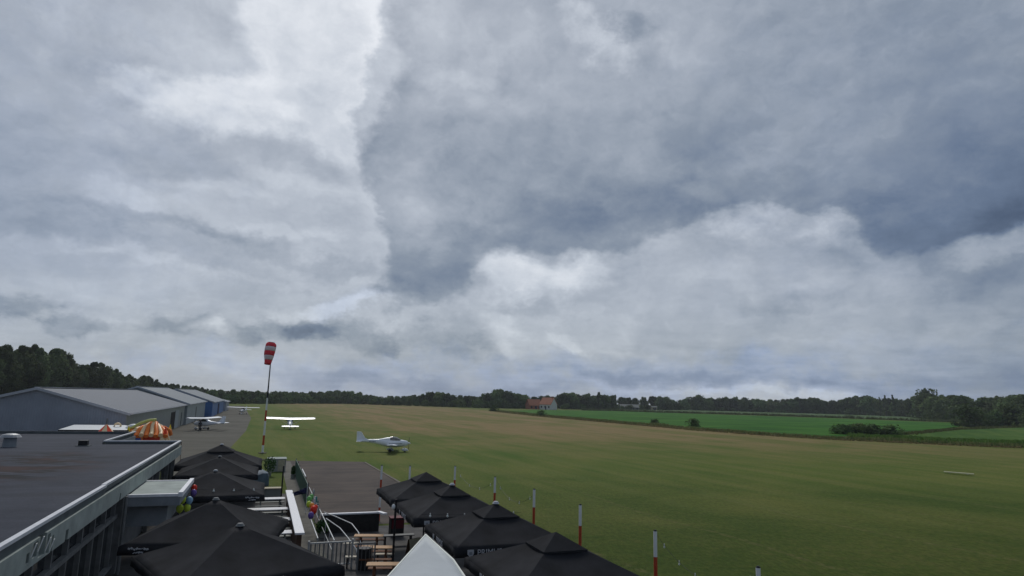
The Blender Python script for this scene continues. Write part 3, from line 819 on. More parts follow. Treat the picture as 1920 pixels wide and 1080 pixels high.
def scribble(t, x, y, z, rz, s):
    b = MB(); rs = random.Random(5)
    for row, n in ((.06, 8), (-.06, 4)):
        for i in range(n):
            xx = (i - n / 2) * .055 * s; b.box((xx, -.004, row + rs.uniform(-.02, .02)), (.05 * s, .006, rs.uniform(.02, .06)), 0, 0, rs.uniform(-.6, .6))
    obj('print', b, 'print_white', t, loc=(x, y, z), rz=rz)
scribble(Ll[1], -1.5, -(2.1 + .04), 2.09, 0, 1.3)
scribble(Ll[2], 1.85, -(2.35 + .04), 1.89, 0, 1.4)

# string of small lights across the third parasol, and along the poles
def string_light(label, a, b, sag, n, r=.05, group='strings of small lights'):
    t = thing('string_light', label, 'string lights', a, 0, group)
    a, b = Vector(a), Vector(b); d = b - a
    pts = [d * (i / 16) + Vector((0, 0, -sag * 4 * (i / 16) * (1 - i / 16))) for i in range(17)]
    obj('wire', MB().tube(pts, .006, 5), 'black_metal', t)
    me = MB().ball((0, 0, -.05), r, 8, 5, sc=(1, 1, 1.15)).cyl((0, 0, .02), r * .5, .06, 6).mesh('bulb', 'bulb', True)
    for i in range(n):
        f = (i + .5) / n; o = obj('bulb', me, None, t, loc=d * f + Vector((0, 0, -sag * 4 * f * (1 - f))))
    return t
POLES = [(16.1, -3.0), (16.1, 1.4), (16.05, 6.3), (15.95, 10.5), (15.7, 14.9), (15.1, 20.0), (12.6, 20.4), (11.1, 20.8)]
PH = 2.95
pl_names = ['red and white striped pole with only its tip above the bottom edge', 'red and white striped pole nearest to the camera but one, bulbs beside it', 'red and white striped pole behind the nearest right parasol',
            'red and white striped pole rising behind the second right parasol', 'red and white striped pole rising behind the third right parasol', 'red and white striped pole behind the farthest right parasol, at its right',
            'red and white striped pole behind the farthest right parasol, at its left', 'red and white striped pole at the corner of the terrace wall']
def pole(label, v, u):
    t = thing('striped_pole', label, 'pole', W(v, u), TH, 'red and white poles round the terrace')
    for i in range(4):
        z0, z1 = PH * i / 4, PH * (i + 1) / 4
        obj('band', MB().cyl((0, 0, (z0 + z1) / 2), .055, z1 - z0 - .001, 12), 'white_paint' if i % 2 else 'red_paint', t, True)
    obj('cap', MB().cyl((0, 0, PH + .02), .058, .04, 12, r2=.03), 'black_metal', t)
    return t
for lab, (v, u) in zip(pl_names, POLES): pole(lab, v, u)
sl = ['lights hanging from the nearest pole at the bottom right', 'lights between the two poles right of the nearest right parasol', 'lights between the poles behind the second right parasol',
      'lights between the poles behind the third right parasol', 'lights over the grass at the far end of the pole row', 'lights along the end of the terrace behind the farthest parasol', 'lights at the corner pole of the terrace wall']
for i, lab in enumerate(sl):
    if i not in (0, 3, 4): continue
    a, b = W(*POLES[i], PH - .12), W(*POLES[i + 1], PH - .12)
    string_light('small white ' + lab, a + Vector((.06, 0, 0)), b + Vector((.06, 0, 0)), .7 if i < 5 else .3, 4 if i else 6, .026)
string_light('four small lights across the front of the black parasol beside the balloons', W(1.5, 17.9, 2.32), W(5.0, 17.95, 2.24), .05, 4, .05)
string_light('small lights across the front of the black parasol next to the lamp post', W(10.3, 7.55, 2.62), W(14.2, 7.6, 2.55), .05, 6, .04)

# ================================================================== WHITE SHADE SAIL in the foreground
def shade_sail():
    z = 3.1
    pix = [(798, 1003), (850, 1050), (873, 1084), (905, 1160), (930, 1300), (560, 1300), (650, 1160), (728, 1081)]
    pts = [at(x, y, z - .25 * (y - 1003) / 300) for x, y in pix]
    t = thing('shade_sail', 'white pointed shade sail in front of the right parasols', 'shade sail', (pts[0].x, pts[0].y, 0), 0)
    o = Vector((pts[0].x, pts[0].y, 0)); q = [p - o for p in pts]
    c = sum(q, Vector()) / len(q); c.z += .18
    s = MB(); n = len(q); rings = []
    for f in (1, .8, .55, .3): rings.append([c + (p - c) * f + Vector((0, 0, .0)) for p in q])
    vs = [v for r in rings for v in r] + [c]; fs = []
    for i in range(3):
        for k in range(n): fs.append((i * n + k, i * n + (k + 1) % n, (i + 1) * n + (k + 1) % n, (i + 1) * n + k))
    for k in range(n): fs.append((3 * n + k, 3 * n + (k + 1) % n, 4 * n))
    s.add(vs, fs); co = obj('cloth', s, 'sail_cloth', t, True); sd = co.modifiers.new('cloth', 'SOLIDIFY'); sd.thickness = .012
    hm = MB()
    hm.tube(q + [q[0]], .026, 6); obj('hem', hm, 'sail_hem', t, True)
    m = MB(); m.tube([(q[0].x, q[0].y + .03, 0), (q[0].x, q[0].y + .03, q[0].z - .01)], .03, 8)
    for k in (4, 5): m.tube([(q[k].x, q[k].y, 0), q[k]], .03, 8)
    obj('mast', m, 'galvanised', t)
shade_sail()

# ================================================================== TERRACE FURNITURE
def picnic(name, label, v, u, w, top_m, bench_m, rz=0.0, group=None, depth=.72, bench=True):
    t = thing(name, label, 'table', W(v, u), TH + rz, group)
    tp = MB()
    for i in range(5): tp.box((0, (i - 2) * depth / 5, .745), (w, depth / 5 - .012, .035))
    obj('tabletop', tp, top_m, t)
    for sg in (-1, 1):
        b = MB()
        for q in (-.07, .07): b.box((0, sg * .68 + q, .44), (w, .125, .035))
        obj('bench', b, bench_m, t)
    for sx in (-1, 1):
        l = MB(); x = sx * (w / 2 - .28)
        for sg in (-1, 1): l.tube([(x, sg * .55, 0), (x, sg * .18, .72)], .035, 4)
        l.box((x, 0, .40), (.05, 1.55, .07)); obj('leg', l, bench_m, t)
    return t
WG = 'white picnic tables along the low white topped wall'
for lab, u, v, w in (('white picnic table farthest along the low wall', 25.0, 5.5, 1.6), ('long white picnic table behind the black parasol with balloons', 21.4, 5.2, 2.3),
               ('white picnic table half hidden under the big black parasol', 18.3, 5.6, 1.5), ('white picnic table at the near end of the low wall', 15.2, 5.6, 1.4)):
    picnic('picnic_table', lab, v, u, w, 'white_board', 'box_grey', group=WG)
OG = 'wooden picnic tables on the right terrace'
for lab, u, v, rz in (('wooden picnic table nearest the white coped wall', 13.6, 9.45, -.25), ('wooden picnic table in the middle of the right terrace', 11.3, 9.45, -.25), ('wooden picnic table beside the dark lamp post', 8.6, 9.25, -.25)):
    picnic('picnic_table', lab, v, u, 1.25, 'orange_wood', 'rust_wood', rz, OG, .5)
picnic('picnic_table', 'wooden table cut by the bottom edge beside the white sail', 8.75, 5.6, 1.2, 'orange_wood', 'rust_wood', -.25, OG, .5)
t = thing('garden_table', 'white table corner at the bottom edge beside the black parasol', 'table', W(7.1, 7.0), TH)
obj('tabletop', MB().box((0, 0, .74), (1.0, .9, .05)), 'white_board', t, bevel=.01)
for sx in (-1, 1):
    for sy in (-1, 1): obj('leg', MB().box((sx * .42, sy * .38, .355), (.06, .06, .71)), 'galvanised', t)

for lab, x, y in (('pale wooden bench at the left of the right terrace, behind the wire bin', 661, 1018), ('pale wooden bench beside the wire bin, nearer the camera', 665, 1043), ('small pale bench between the wooden tables and the dark lamp post', 722, 1038)):
    t = thing('bench', lab, 'bench', at(x, y, 0.0) + Vector((0, 0, 0)), TH - .25, 'pale benches on the right terrace')
    t.location = Vector((at(x, y, .45).x, at(x, y, .45).y, 0))
    obj('seat', MB().box((0, 0, .43), (.75, .26, .04)), 'pale_plank', t)
    for sx in (-1, 1): obj('leg', MB().box((sx * .28, 0, .205), (.05, .22, .41)), 'black_metal', t)
# low wall with a white top between terrace and ramp
t = thing('low_wall', 'long low brown wall with a wide white top plank', 'wall', W(6.5, 19), TH)
obj('wall', MB().span((-.10, -5.9, 0), (.10, 6.4, 1.05)), 'brown_wood', t)
obj('coping', MB().span((-.19, -6.1, 1.05), (.19, 6.5, 1.13)), 'white_board', t, bevel=.01)
# cross wall of the lower terrace
t = thing('low_wall', 'dark low wall with a thin white top facing the tarmac', 'wall', W(9.3, 18.2), TH)
obj('wall', MB().span((-1.5, -.08, 0), (1.35, .08, .88)), 'dark_room', t)
obj('coping', MB().span((-1.55, -.11, .88), (1.3, .11, .95)).box((1.42, -.25, .93), (.22, .75, .08), .35), 'white_board', t)
# maroon cabinet behind the far parasol
t = thing('cabinet', 'maroon cabinet at the corner behind the lamp post', 'cabinet', W(11.3, 16.9), TH)
obj('body', MB().span((-.32, -.3, 0), (.32, .3, .85)), 'black_metal', t); obj('door', MB().span((-.29, -.32, .4), (.29, -.302, .8)), 'maroon', t); obj('top', MB().span((-.35, -.33, .85), (.35, .33, .9)), 'maroon', t)
t = thing('bench', 'grey bench in front of the maroon cabinet', 'bench', W(11.0, 14.9), TH)
obj('seat', MB().span((-.75, -.18, .42), (.75, .18, .46)), 'frame_grey', t)
for sx in (-1, 1): obj('leg', MB().box((sx * .6, 0, .21), (.06, .3, .42)), 'black_metal', t)

# path railings, gate and flags
def rail_post(mb, x, y, h, r=.022): mb.tube([(x, y, 0), (x, y, h)], r, 6)
t = thing('railing', 'galvanised handrail along the ramp with balloons tied to it', 'railing', W(7.75, 19), TH)
m = MB(); m.tube([(0, -7.5, 1.05), (0, 8, 1.05)], .024, 6); obj('handrail', m, 'galvanised', t, True)
m = MB(); m.tube([(0, -7.5, .55), (0, 8, .55)], .016, 6); obj('mid_rail', m, 'galvanised', t, True)
for i in range(9): m = MB(); rail_post(m, 0, -7.5 + i * 1.93, 1.05); obj('post', m, 'galvanised', t)
m = MB(); m.tube([(-.55, -6.5, .0), (-.55, -6.5, .95), (-.55, -.5, .95)], .024, 6); obj('handrail', m, 'galvanised', t, True)
# curved stair rails
for lab, pts in (('curved upper steel stair handrail beside the steps', [(7.9, 18.0, 1.05), (8.35, 17.0, 1.0), (8.95, 15.6, .9), (9.1, 14.3, .75), (9.05, 13.2, .55), (9.0, 12.8, 0)]),
                 ('lower straight steel stair handrail beside the gate', [(7.9, 16.9, .95), (8.35, 15.0, .85), (8.55, 13.6, .7), (8.75, 12.2, .5), (8.8, 11.8, 0)])):
    t = thing('handrail', lab, 'railing', W(*pts[0][:2]), TH)
    q = [(a - pts[0][0], b - pts[0][1], c) for a, b, c in pts]
    obj('tube', MB().tube(q, .025, 8), 'galvanised', t, True)
    mm = MB(); rail_post(mm, q[0][0], q[0][1], q[0][2]); rail_post(mm, q[3][0], q[3][1], q[3][2]); obj('post', mm, 'galvanised', t)
t = thing('picket_gate', 'grey picket gate at the top of the steps', 'gate', W(7.35, 11.3), TH)
m = MB(); m.span((-.55, -.02, 1.0), (1.05, .02, 1.05)); m.span((-.55, -.02, .18), (1.05, .02, .22)); obj('rail', m, 'galvanised', t)
for i in range(10): obj('picket', MB().box((-.5 + i * .165, 0, .58), (.055, .018, .86)), 'frame_grey', t)
for x in (-.58, 1.1): obj('post', MB().box((x, 0, .56), (.07, .07, 1.12)), 'galvanised', t)
t = thing('wire_cage', 'dark wire fenced bin beside the picket gate', 'bin', W(8.9, 11.0), TH)
obj('liner', MB().cyl((0, 0, .42), .24, .8, 14, r2=.27), 'black_metal', t, True)
for k in range(12): obj('bar', MB().cyl((.30 * cos(k * pi / 6), .30 * sin(k * pi / 6), .45), .012, .9, 6), 'frame_grey', t)
for sx in (-1, 1): obj('post', MB().box((sx * .33, -.4, .55), (.05, .05, 1.1)), 'frame_grey', t)
obj('rail', MB().box((0, -.4, 1.07), (.66, .05, .05)), 'frame_grey', t)
# green mesh fence beyond
t = thing('mesh_fence', 'dark green mesh fence beside the dark tarmac', 'fence', W(7.6, 28), TH)
obj('mesh_panel', MB().span((-.02, -1.8, .1), (.02, 14, 1.35)), 'mesh_green', t)
for i in range(7): obj('post', MB().box((.045, -1.7 + i * 2.6, .72), (.05, .05, 1.44)), 'black_metal', t)
obj('white_pole', MB().tube([(.06, 1.5, 1.42), (.05, 5.5, 1.45)], .04, 8), 'white_paint', t)

def lamp_post(label, p, hgt, lamp=True):
    t = thing('lamp_post', label, 'lamp post', p, TH, 'dark lamp posts on the terrace')
    obj('post', MB().cyl((0, 0, hgt / 2), .045, hgt, 10).cyl((0, 0, .06), .10, .12, 10), 'black_metal', t, True)
    if not lamp: return
    l = obj('lamp', MB().ball((-.10, -.06, hgt - .28), .075, 10, 6, sc=(1, 1, 1.5)), 'white_paint', t, True)
    obj('bracket', MB().tube([(0, 0, hgt - .12), (-.10, -.06, hgt - .14)], .014, 6), 'black_metal', t)
lamp_post('dark post with a white lamp in front of the farthest right parasol', W(9.9, 10.3), 2.75)
lamp_post('tall thin dark post behind the far white picnic table', W(6.15, 27.2), 2.35, False)
# wooden A-board between parasols
t = thing('sandwich_board', 'pale wooden sandwich board behind the white sail', 'sign board', W(10.75, 10.4), TH + .5)
for sg in (-1, 1):
    b = MB(); b.add([(-.3, sg * .28 - .012, .02), (.3, sg * .28 - .012, .02), (.3, sg * .04 - .012, 1.2), (-.3, sg * .04 - .012, 1.2), (-.3, sg * .28 + .012, .02), (.3, sg * .28 + .012, .02), (.3, sg * .04 + .012, 1.2), (-.3, sg * .04 + .012, 1.2)],
                    [(0, 1, 2, 3), (4, 7, 6, 5), (0, 4, 5, 1), (3, 2, 6, 7), (0, 3, 7, 4), (1, 5, 6, 2)])
    obj('board', b, 'pale_wood' if sg < 0 else 'brown_wood', t)

# balloons
def balloon(label, p, m, r, group):
    t = thing('balloon', label, 'balloon', p, 0, group)
    rings = []
    for i in range(9):
        a = pi * (i + .05) / 8.1; f = 1 + .18 * max(0, -cos(a))
        rings.append([(r * sin(a) * cos(2 * pi * k / 12), r * sin(a) * sin(2 * pi * k / 12), r * 1.15 * cos(a) * f) for k in range(12)])
    obj('envelope', MB().loft(rings), m, t, True)
    obj('knot', MB().cyl((0, 0, -r * 1.39), r * .12, r * .12, 8, r2=r * .05), m, t)
    obj('string', MB().tube([(0, 0, -r * 1.4), (.03, .02, -r * 2.6)], .004, 4), 'print_white', t)
BG = 'balloons at the end of the entrance canopy'
for lab, m, x, y, r in (('lime balloon at the canopy end, upper left of its bunch', 'balloon_lime', 342, 936, .155), ('pale blue balloon beside the lime ones', 'balloon_blue', 355, 938, .14), ('lime balloon at the bottom left of the canopy bunch', 'balloon_lime', 337, 953, .15),
                       ('pale lime balloon at the bottom right of the canopy bunch', 'balloon_lime', 351, 952, .14), ('red balloon at the top of the canopy bunch', 'balloon_red', 364, 915, .13), ('purple balloon just under the red canopy balloon', 'balloon_purple', 363, 924, .13)):
    zz = {936: 2.15, 938: 2.2, 953: 1.85, 952: 1.9, 915: 2.45, 924: 2.3}[y]
    balloon(lab, at(x, y, zz), m, r, BG)
BG2 = 'balloons tied to the ramp railing'
for lab, m, x, y, zz, r in (('red balloon in the bunch on the ramp railing', 'balloon_red', 588, 956, 1.25, .17), ('second red balloon right of the bunch on the railing', 'balloon_red', 592, 951, 1.35, .11), ('orange balloon on the ramp railing', 'balloon_orange', 585, 948, 1.4, .12),
                       ('purple balloon at the bottom of the railing bunch', 'balloon_purple', 583, 966, 1.1, .14), ('green balloon above the red ones on the railing', 'balloon_green', 580, 936, 1.45, .14), ('lime balloon left of the orange one', 'balloon_lime', 579, 945, 1.35, .13),
                       ('green balloon at the top of the railing bunch', 'balloon_green', 584, 931, 1.5, .12)):
    balloon(lab, at(x, y, zz), m, r, BG2)
# flag and bunting on the railing
t = thing('flag', 'navy and white flag drooping over the ramp railing', 'flag', at(575, 922, 1.2), TH)
s = MB(); vs = []; fs = []
for i in range(9):
    for j in range(5): vs.append((-.85 * i / 8, .06 * sin(i * 1.1 + j), .25 - j * .085 * (1 - .5 * i / 8) - .32 * (i / 8)))
for i in range(8):
    for j in range(4): fs.append((i * 5 + j, i * 5 + j + 1, (i + 1) * 5 + j + 1, (i + 1) * 5 + j))
s.add(vs, fs); fo = obj('cloth', s, 'navy', t, True); fo.modifiers.new('cloth', 'SOLIDIFY').thickness = .008
obj('pole', MB().tube([(.03, .02, -1.2), (.03, 0, .45)], .02, 6), 'white_paint', t); obj('tip', MB().ball((-.84, .03, -.12), .07, 8, 5), 'white_board', t, True)
t = thing('bunting', 'pale green ribbons hanging along the ramp railing', 'bunting', W(7.72, 22.0, 0), TH)
s = MB(); rs = random.Random(3)
for i in range(16):
    y = -3.6 + i * .36; s.box((rs.uniform(-.06, .04), y, 1.0 + rs.uniform(-.12, .2)), (.02, .12, rs.uniform(.25, .5)), rs.uniform(-.5, .5), i % 3)
obj('ribbon', s, ['box_grey', 'teal', 'white_board'], t)

# plants, boxes behind the far parasols
def potplant(label, p, hgt, rad_, name='potted_plant'):
    t = thing(name, label, 'plant', p, 0)
    s = MB(); rs = random.Random(int(hgt * 100))
    for i in range(420):
        d = Vector((rs.gauss(0, 1), rs.gauss(0, 1), rs.gauss(0, 1))).normalized() * rs.random() ** .4
        c = Vector((d.x * rad_, d.y * rad_, hgt * .6 + d.z * hgt * .42)); a = Vector((rs.gauss(0, 1), rs.gauss(0, 1), rs.gauss(0, 1))).normalized() * .09
        b = a.cross(Vector((rs.gauss(0, 1), rs.gauss(0, 1), 1))).normalized() * .05
        s.add([c - a, c + b, c + a, c - b], [(0, 1, 2, 3)])
    obj('foliage', s, 'leaf_pot', t); obj('pot', MB().cyl((0, 0, .16), .16, .32, 12, r2=.2), 'box_grey', t)
potplant('bushy green shrub behind the farthest left parasol', at(504, 893, 0), 1.6, .5)
potplant('small pale plant at the foot of the ramp railing', at(603, 1008, 0), .8, .3)
potplant('thin climbing plant beside the thin dark post', at(549, 897, 0), 1.0, .16)
t = thing('shed', 'grey panel shed beside the green shrub', 'shed', W(6.2, 46.0), TH)
obj('wall', MB().span((-.75, -.8, 0), (.75, .8, 1.05)), 'box_grey', t); obj('roof', MB().span((-.8, -.85, 1.05), (.8, .85, 1.11)), 'fascia', t); obj('door', MB().span((.1, -.83, .05), (.65, -.802, 1.0)), 'pale_wood', t)
t = thing('covered_stack', 'furniture stack under a blue grey tarpaulin', 'tarpaulin', W(4.3, 36.5), TH)
b = MB(); rings = []
for z, f in ((0, 1), (.5, .98), (.9, .9), (1.1, .6)): rings.append([(1.25 * f * cos(2 * pi * k / 16) * (1 + .06 * sin(k * 3)), .95 * f * sin(2 * pi * k / 16) * (1 + .05 * cos(k * 2)), z + .05 * sin(k * 2.3)) for k in range(16)])
obj('cover', b.loft(rings), 'tarp_blue', t, True)
t = thing('planter', 'pale edged planter bed behind the white tables', 'planter', W(4.6, 29.5), TH)
obj('wall', MB().span((-1.6, -.3, 0), (1.6, .3, .7)), 'box_grey', t); obj('coping', MB().span((-1.65, -.35, .7), (1.65, .35, .76)), 'pale_wood', t)

# ================================================================== WINDSOCK
def windsock():
    p = at(492, 850, 0)
    t = thing('windsock', 'tall red and white windsock on a striped mast', 'windsock', p, 0)
    Hh = 12.05
    segs = [(0, .9, 'white_paint'), (.9, 2.0, 'red_paint'), (2.0, 3.6, 'white_paint'), (3.6, 4.8, 'red_paint'), (4.8, 6.2, 'white_paint'), (6.2, 7.6, 'dark_cloth'), (7.6, Hh, 'frame_grey')]
    for a, b, m in segs:
        r0 = .125 - .006 * a; r1 = .125 - .006 * b
        obj('mast', MB().cyl((0, 0, (a + b) / 2), r0, b - a, 12, r2=r1), m, t, True)
    obj('footing', MB().box((0, 0, .05), (.7, .7, .1)), 'kerb_stone', t)
    # sock hangs away from the mast top, drooping and blowing a little towards the camera's left
    top = Vector((0.05, -.42, Hh + .45)); d = Vector((-.03, -.16, -1)).normalized()
    n = 5; ln = 2.55
    a = d.cross(Vector((0, 1, 0))).normalized(); b = d.cross(a)
    def ring(f):
        r = .52 + .12 * sin(pi * min(1, f * 1.4)) - .16 * f * f; c = top + d * ln * f
        if f == 0: r = .40
        return [c + (a * cos(2 * pi * k / 16) + b * sin(2 * pi * k / 16)) * r * (1 + .06 * sin(3 * k + f * 9)) for k in range(16)]
    for i in range(5):
        s = MB(); s.loft([ring((i + j / 3) / 5) for j in range(4)], cap=False)
        o = obj('sock_band', s, 'sock_red' if i % 2 == 0 else 'sock_white', t, True); o.modifiers.new('cloth', 'SOLIDIFY').thickness = .012
    h = MB(); c0 = [top + (a * cos(2 * pi * k / 16) + b * sin(2 * pi * k / 16)) * .41 for k in range(17)]
    h.tube(c0, .025, 6); h.tube([(0, 0, Hh), top + Vector((0, .05, .0))], .03, 6); obj('hoop', h, 'grey_metal', t)
windsock()

# ================================================================== AIRCRAFT  (local +x = nose, z up, origin on the ground under the wing)
def ell(x, zc, w, hgt, n=20, p=2.2):
    r = []
    for k in range(n):
        a = 2 * pi * k / n; c, s_ = cos(a), sin(a)
        r.append((x, w * math.copysign(abs(c) ** (2 / p), c), zc + hgt * math.copysign(abs(s_) ** (2 / p), s_)))
    return r
def wing(mb, root, tip, cr, ct, th):
    # root / tip = leading edge points
    prof = [(0, 0), (.08, .5), (.3, 1), (.6, .75), (1, .05), (.6, -.3), (.25, -.45), (.06, -.3)]
    rings = []
    for f in (0, .33, .66, .95, 1.0):
        le = Vector(root).lerp(Vector(tip), f); c = cr + (ct - cr) * f
        if f == 1.0: le += Vector((-c * .12, 0, 0)); c *= .75
        rings.append([(le.x - px * c, le.y, le.z + pz * th * c) for px, pz in prof])
    mb.loft(rings)
def vfin(mb, pts, th):
    n = len(pts); mb.add([(x, -th, z) for x, z in pts] + [(x, th, z) for x, z in pts], [tuple(range(n)), tuple(range(2 * n - 1, n - 1, -1))] + [(i, (i + 1) % n, n + (i + 1) % n, n + i) for i in range(n)])
def prop(t, x, z, r=.82, ang=.5):
    b = MB()
    for s in (0, pi):
        a = ang + s; pts = []
        dy, dz = cos(a), sin(a); ty, tz = -dz, dy
        rings = []
        for f, w in ((.08, .05), (.3, .085), (.65, .075), (1, .03)):
            c = Vector((x, dy * r * f, z + dz * r * f))
            rings.append([c + Vector((.03, ty * w, tz * w)), c + Vector((.045, 0, 0)), c + Vector((0, -ty * w, -tz * w)), c + Vector((-.012, 0, 0))])
        b.loft(rings)
    obj('propeller', b, 'black_metal', t)
def wheel(t, x, y, r=.2, spat=True, m='plane_white'):
    w = obj('wheel', MB().cyl((x, y, r), r, .13, 16, axis='Y'), 'tyre', t, True)
    if spat:
        rings = [ell(x + dx, r + .06 + dz, wv, hv, 12) for dx, dz, wv, hv in ((.42, -.05, .02, .03), (.28, .0, .10, .15), (.02, .03, .13, .2), (-.25, .02, .10, .14), (-.5, .03, .015, .03))]
        obj('spat', MB().loft(rings), m, w, True)
def low_wing():
    t = thing('light_aircraft', 'white low wing aeroplane with bubble canopy, parked side on upon the grass', 'aeroplane', at(734, 847, 0), rad(7))
    f = MB()
    secs = [(1.98, 1.05, .10, .12), (1.85, 1.05, .30, .26), (1.3, 1.04, .43, .36), (.6, 1.03, .53, .44), (-.2, 1.05, .54, .47), (-1.0, 1.10, .45, .40), (-1.9, 1.20, .28, .25), (-3.0, 1.27, .15, .16), (-4.0, 1.25, .08, .14), (-4.25, 1.22, .03, .10)]
    f.loft([ell(x, z, w_, h_ * 1.12) for x, z, w_, h_ in secs]); obj('fuselage', f, 'plane_white', t, True)
    tb = MB(); tb.loft([ell(x, z, w, h_, 16) for x, z, w, h_ in ((.3, 1.45, .40, .10), (-.15, 1.50, .42, .26), (-.6, 1.48, .40, .24), (-1.2, 1.42, .26, .16), (-2.0, 1.36, .12, .08))])
    obj('turtle_deck', tb, 'plane_white', t, True)
    c = MB(); c.loft([ell(x, z, w, h_, 18) for x, z, w, h_ in ((1.20, 1.36, .10, .04), (.95, 1.42, .34, .14), (.55, 1.48, .43, .29), (.1, 1.50, .45, .34), (-.22, 1.50, .44, .31))]); obj('canopy', c, 'canopy_glass', t, True)
    hd = MB(); hd.box((.0, .16, 1.55), (.16, .32, .4)); hd.box((.0, -.2, 1.52), (.16, .32, .36)); obj('seat', hd, 'black_metal', t)
    w = MB()
    for s in (-1, 1): wing(w, (.75, s * .42, .78), (.55, s * 4.1, 1.06), 1.35, .95, .12)
    obj('wing', w, 'plane_white', t, True)
    hs = MB()
    for s in (-1, 1): wing(hs, (-3.55, s * .06, 1.22), (-3.75, s * 1.25, 1.24), .75, .5, .10)
    obj('tailplane', hs, 'plane_white', t, True)
    v = MB(); vfin(v, [(-2.7, 1.36), (-3.3, 1.62), (-3.80, 2.36), (-4.32, 2.36), (-4.28, 1.12), (-3.7, 1.2)], .045); obj('fin', v, 'plane_white', t)
    rg = MB(); rs = random.Random(2)
    for i in range(5): rg.box((-2.05 - i * .17, -.275 + i * .022, 1.2), (.10, .012, .14), -.10)
    obj('registration', rg, 'grey_panel', t)
    st = MB(); st.box((.45, -.548, 1.05), (1.6, .012, .06)); obj('stripe', st, 'grey_metal', t)
    obj('spinner', MB().loft([ell(x, 1.05, r_, r_, 12) for x, r_ in ((1.97, .13), (2.1, .12), (2.22, .07), (2.28, .01))]), 'white_board', t, True)
    prop(t, 2.06, 1.05, .8, 1.0)
    for s in (-1, 1):
        obj('gear_leg', MB().tube([(-.1, s * .35, .72), (-.15, s * .95, .25)], .04, 6), 'plane_white', t); wheel(t, -.15, s * .95)
    obj('gear_leg', MB().tube([(1.45, 0, .75), (1.6, 0, .25)], .04, 6), 'plane_white', t); wheel(t, 1.62, 0, .18)
def glass_mat():
    m = mat('canopy_glass', (.16, .15, .14), .06, .35, 3, spec=.8)
glass_mat()
low_wing()
def high_wing(label, p, rz, span=10.0, struts=True, c='plane_white', pitch=0.0):
    t = thing('light_aircraft', label, 'aeroplane', p, rz)
    t.rotation_euler.y = -pitch
    f = MB(); secs = [(1.75, 1.05, .16, .16), (1.6, 1.05, .36, .30), (.95, 1.08, .48, .40), (.1, 1.25, .52, .62), (-.7, 1.28, .48, .60), (-1.5, 1.22, .32, .36), (-2.8, 1.25, .17, .19), (-4.1, 1.28, .06, .12)]
    f.loft([ell(*s, 20, 2.8) for s in secs]); obj('fuselage', f, c, t, True)
    g_ = MB(); g_.loft([ell(x, z, w, h_, 20, 2.8) for x, z, w, h_ in ((.78, 1.50, .40, .10), (.45, 1.58, .515, .22), (-.2, 1.60, .535, .24), (-.75, 1.58, .49, .20), (-1.0, 1.52, .42, .08))]); obj('window', g_, 'dark_glass', t, True)
    w = MB()
    for s in (-1, 1): wing(w, (.55, s * .0, 1.98), (.50, s * span / 2, 2.10), 1.4, 1.25, .12)
    obj('wing', w, c, t, True)
    hs = MB()
    for s in (-1, 1): wing(hs, (-3.3, s * .05, 1.33), (-3.45, s * 1.55, 1.33), .95, .75, .10)
    obj('tailplane', hs, c, t, True)
    v = MB(); vfin(v, [(-2.6, 1.42), (-3.3, 1.75), (-3.75, 2.5), (-4.35, 2.5), (-4.2, 1.2), (-3.5, 1.3)], .05); obj('fin', v, c, t)
    for s in (-1, 1):
        if struts: obj('strut', MB().tube([(.05, s * .48, .85), (.05, s * 2.3, 2.0)], .03, 6), c, t)
        obj('gear_leg', MB().tube([(-.25, s * .4, .72), (-.3, s * 1.0, .22)], .045, 6), c, t); wheel(t, -.3, s * 1.0, .22)
    if not pitch: obj('gear_leg', MB().tube([(1.3, 0, .8), (1.4, 0, .25)], .04, 6), 'grey_metal', t); wheel(t, 1.4, 0, .19)
    else: obj('gear_leg', MB().tube([(-4.0, 0, 1.2), (-4.15, 0, .85)], .03, 6), 'grey_metal', t); obj('wheel', MB().cyl((-4.15, 0, .78), .1, .06, 12, axis='Y'), 'tyre', t, True)
    obj('spinner', MB().loft([ell(x, 1.05, r_, r_, 12) for x, r_ in ((1.74, .15), (1.88, .13), (2.0, .02))]), c, t, True); prop(t, 1.82, 1.05, .85, .3)
    return t
high_wing('white high wing aeroplane seen from behind on the grass by the windsock', at(532, 805.5, 0) + Vector((0, 3.2, 0)), rad(90 + 20), 9.2, pitch=rad(9.5))
high_wing('white high wing aeroplane farthest away at the edge of the apron', at(455, 777, 0), rad(-90 + 8), 9.6, c='white_board')
tl = high_wing('white aeroplane parked in front of the grey hangar, tail to the right', at(380, 806, 0), rad(180 - 12), 8.6)

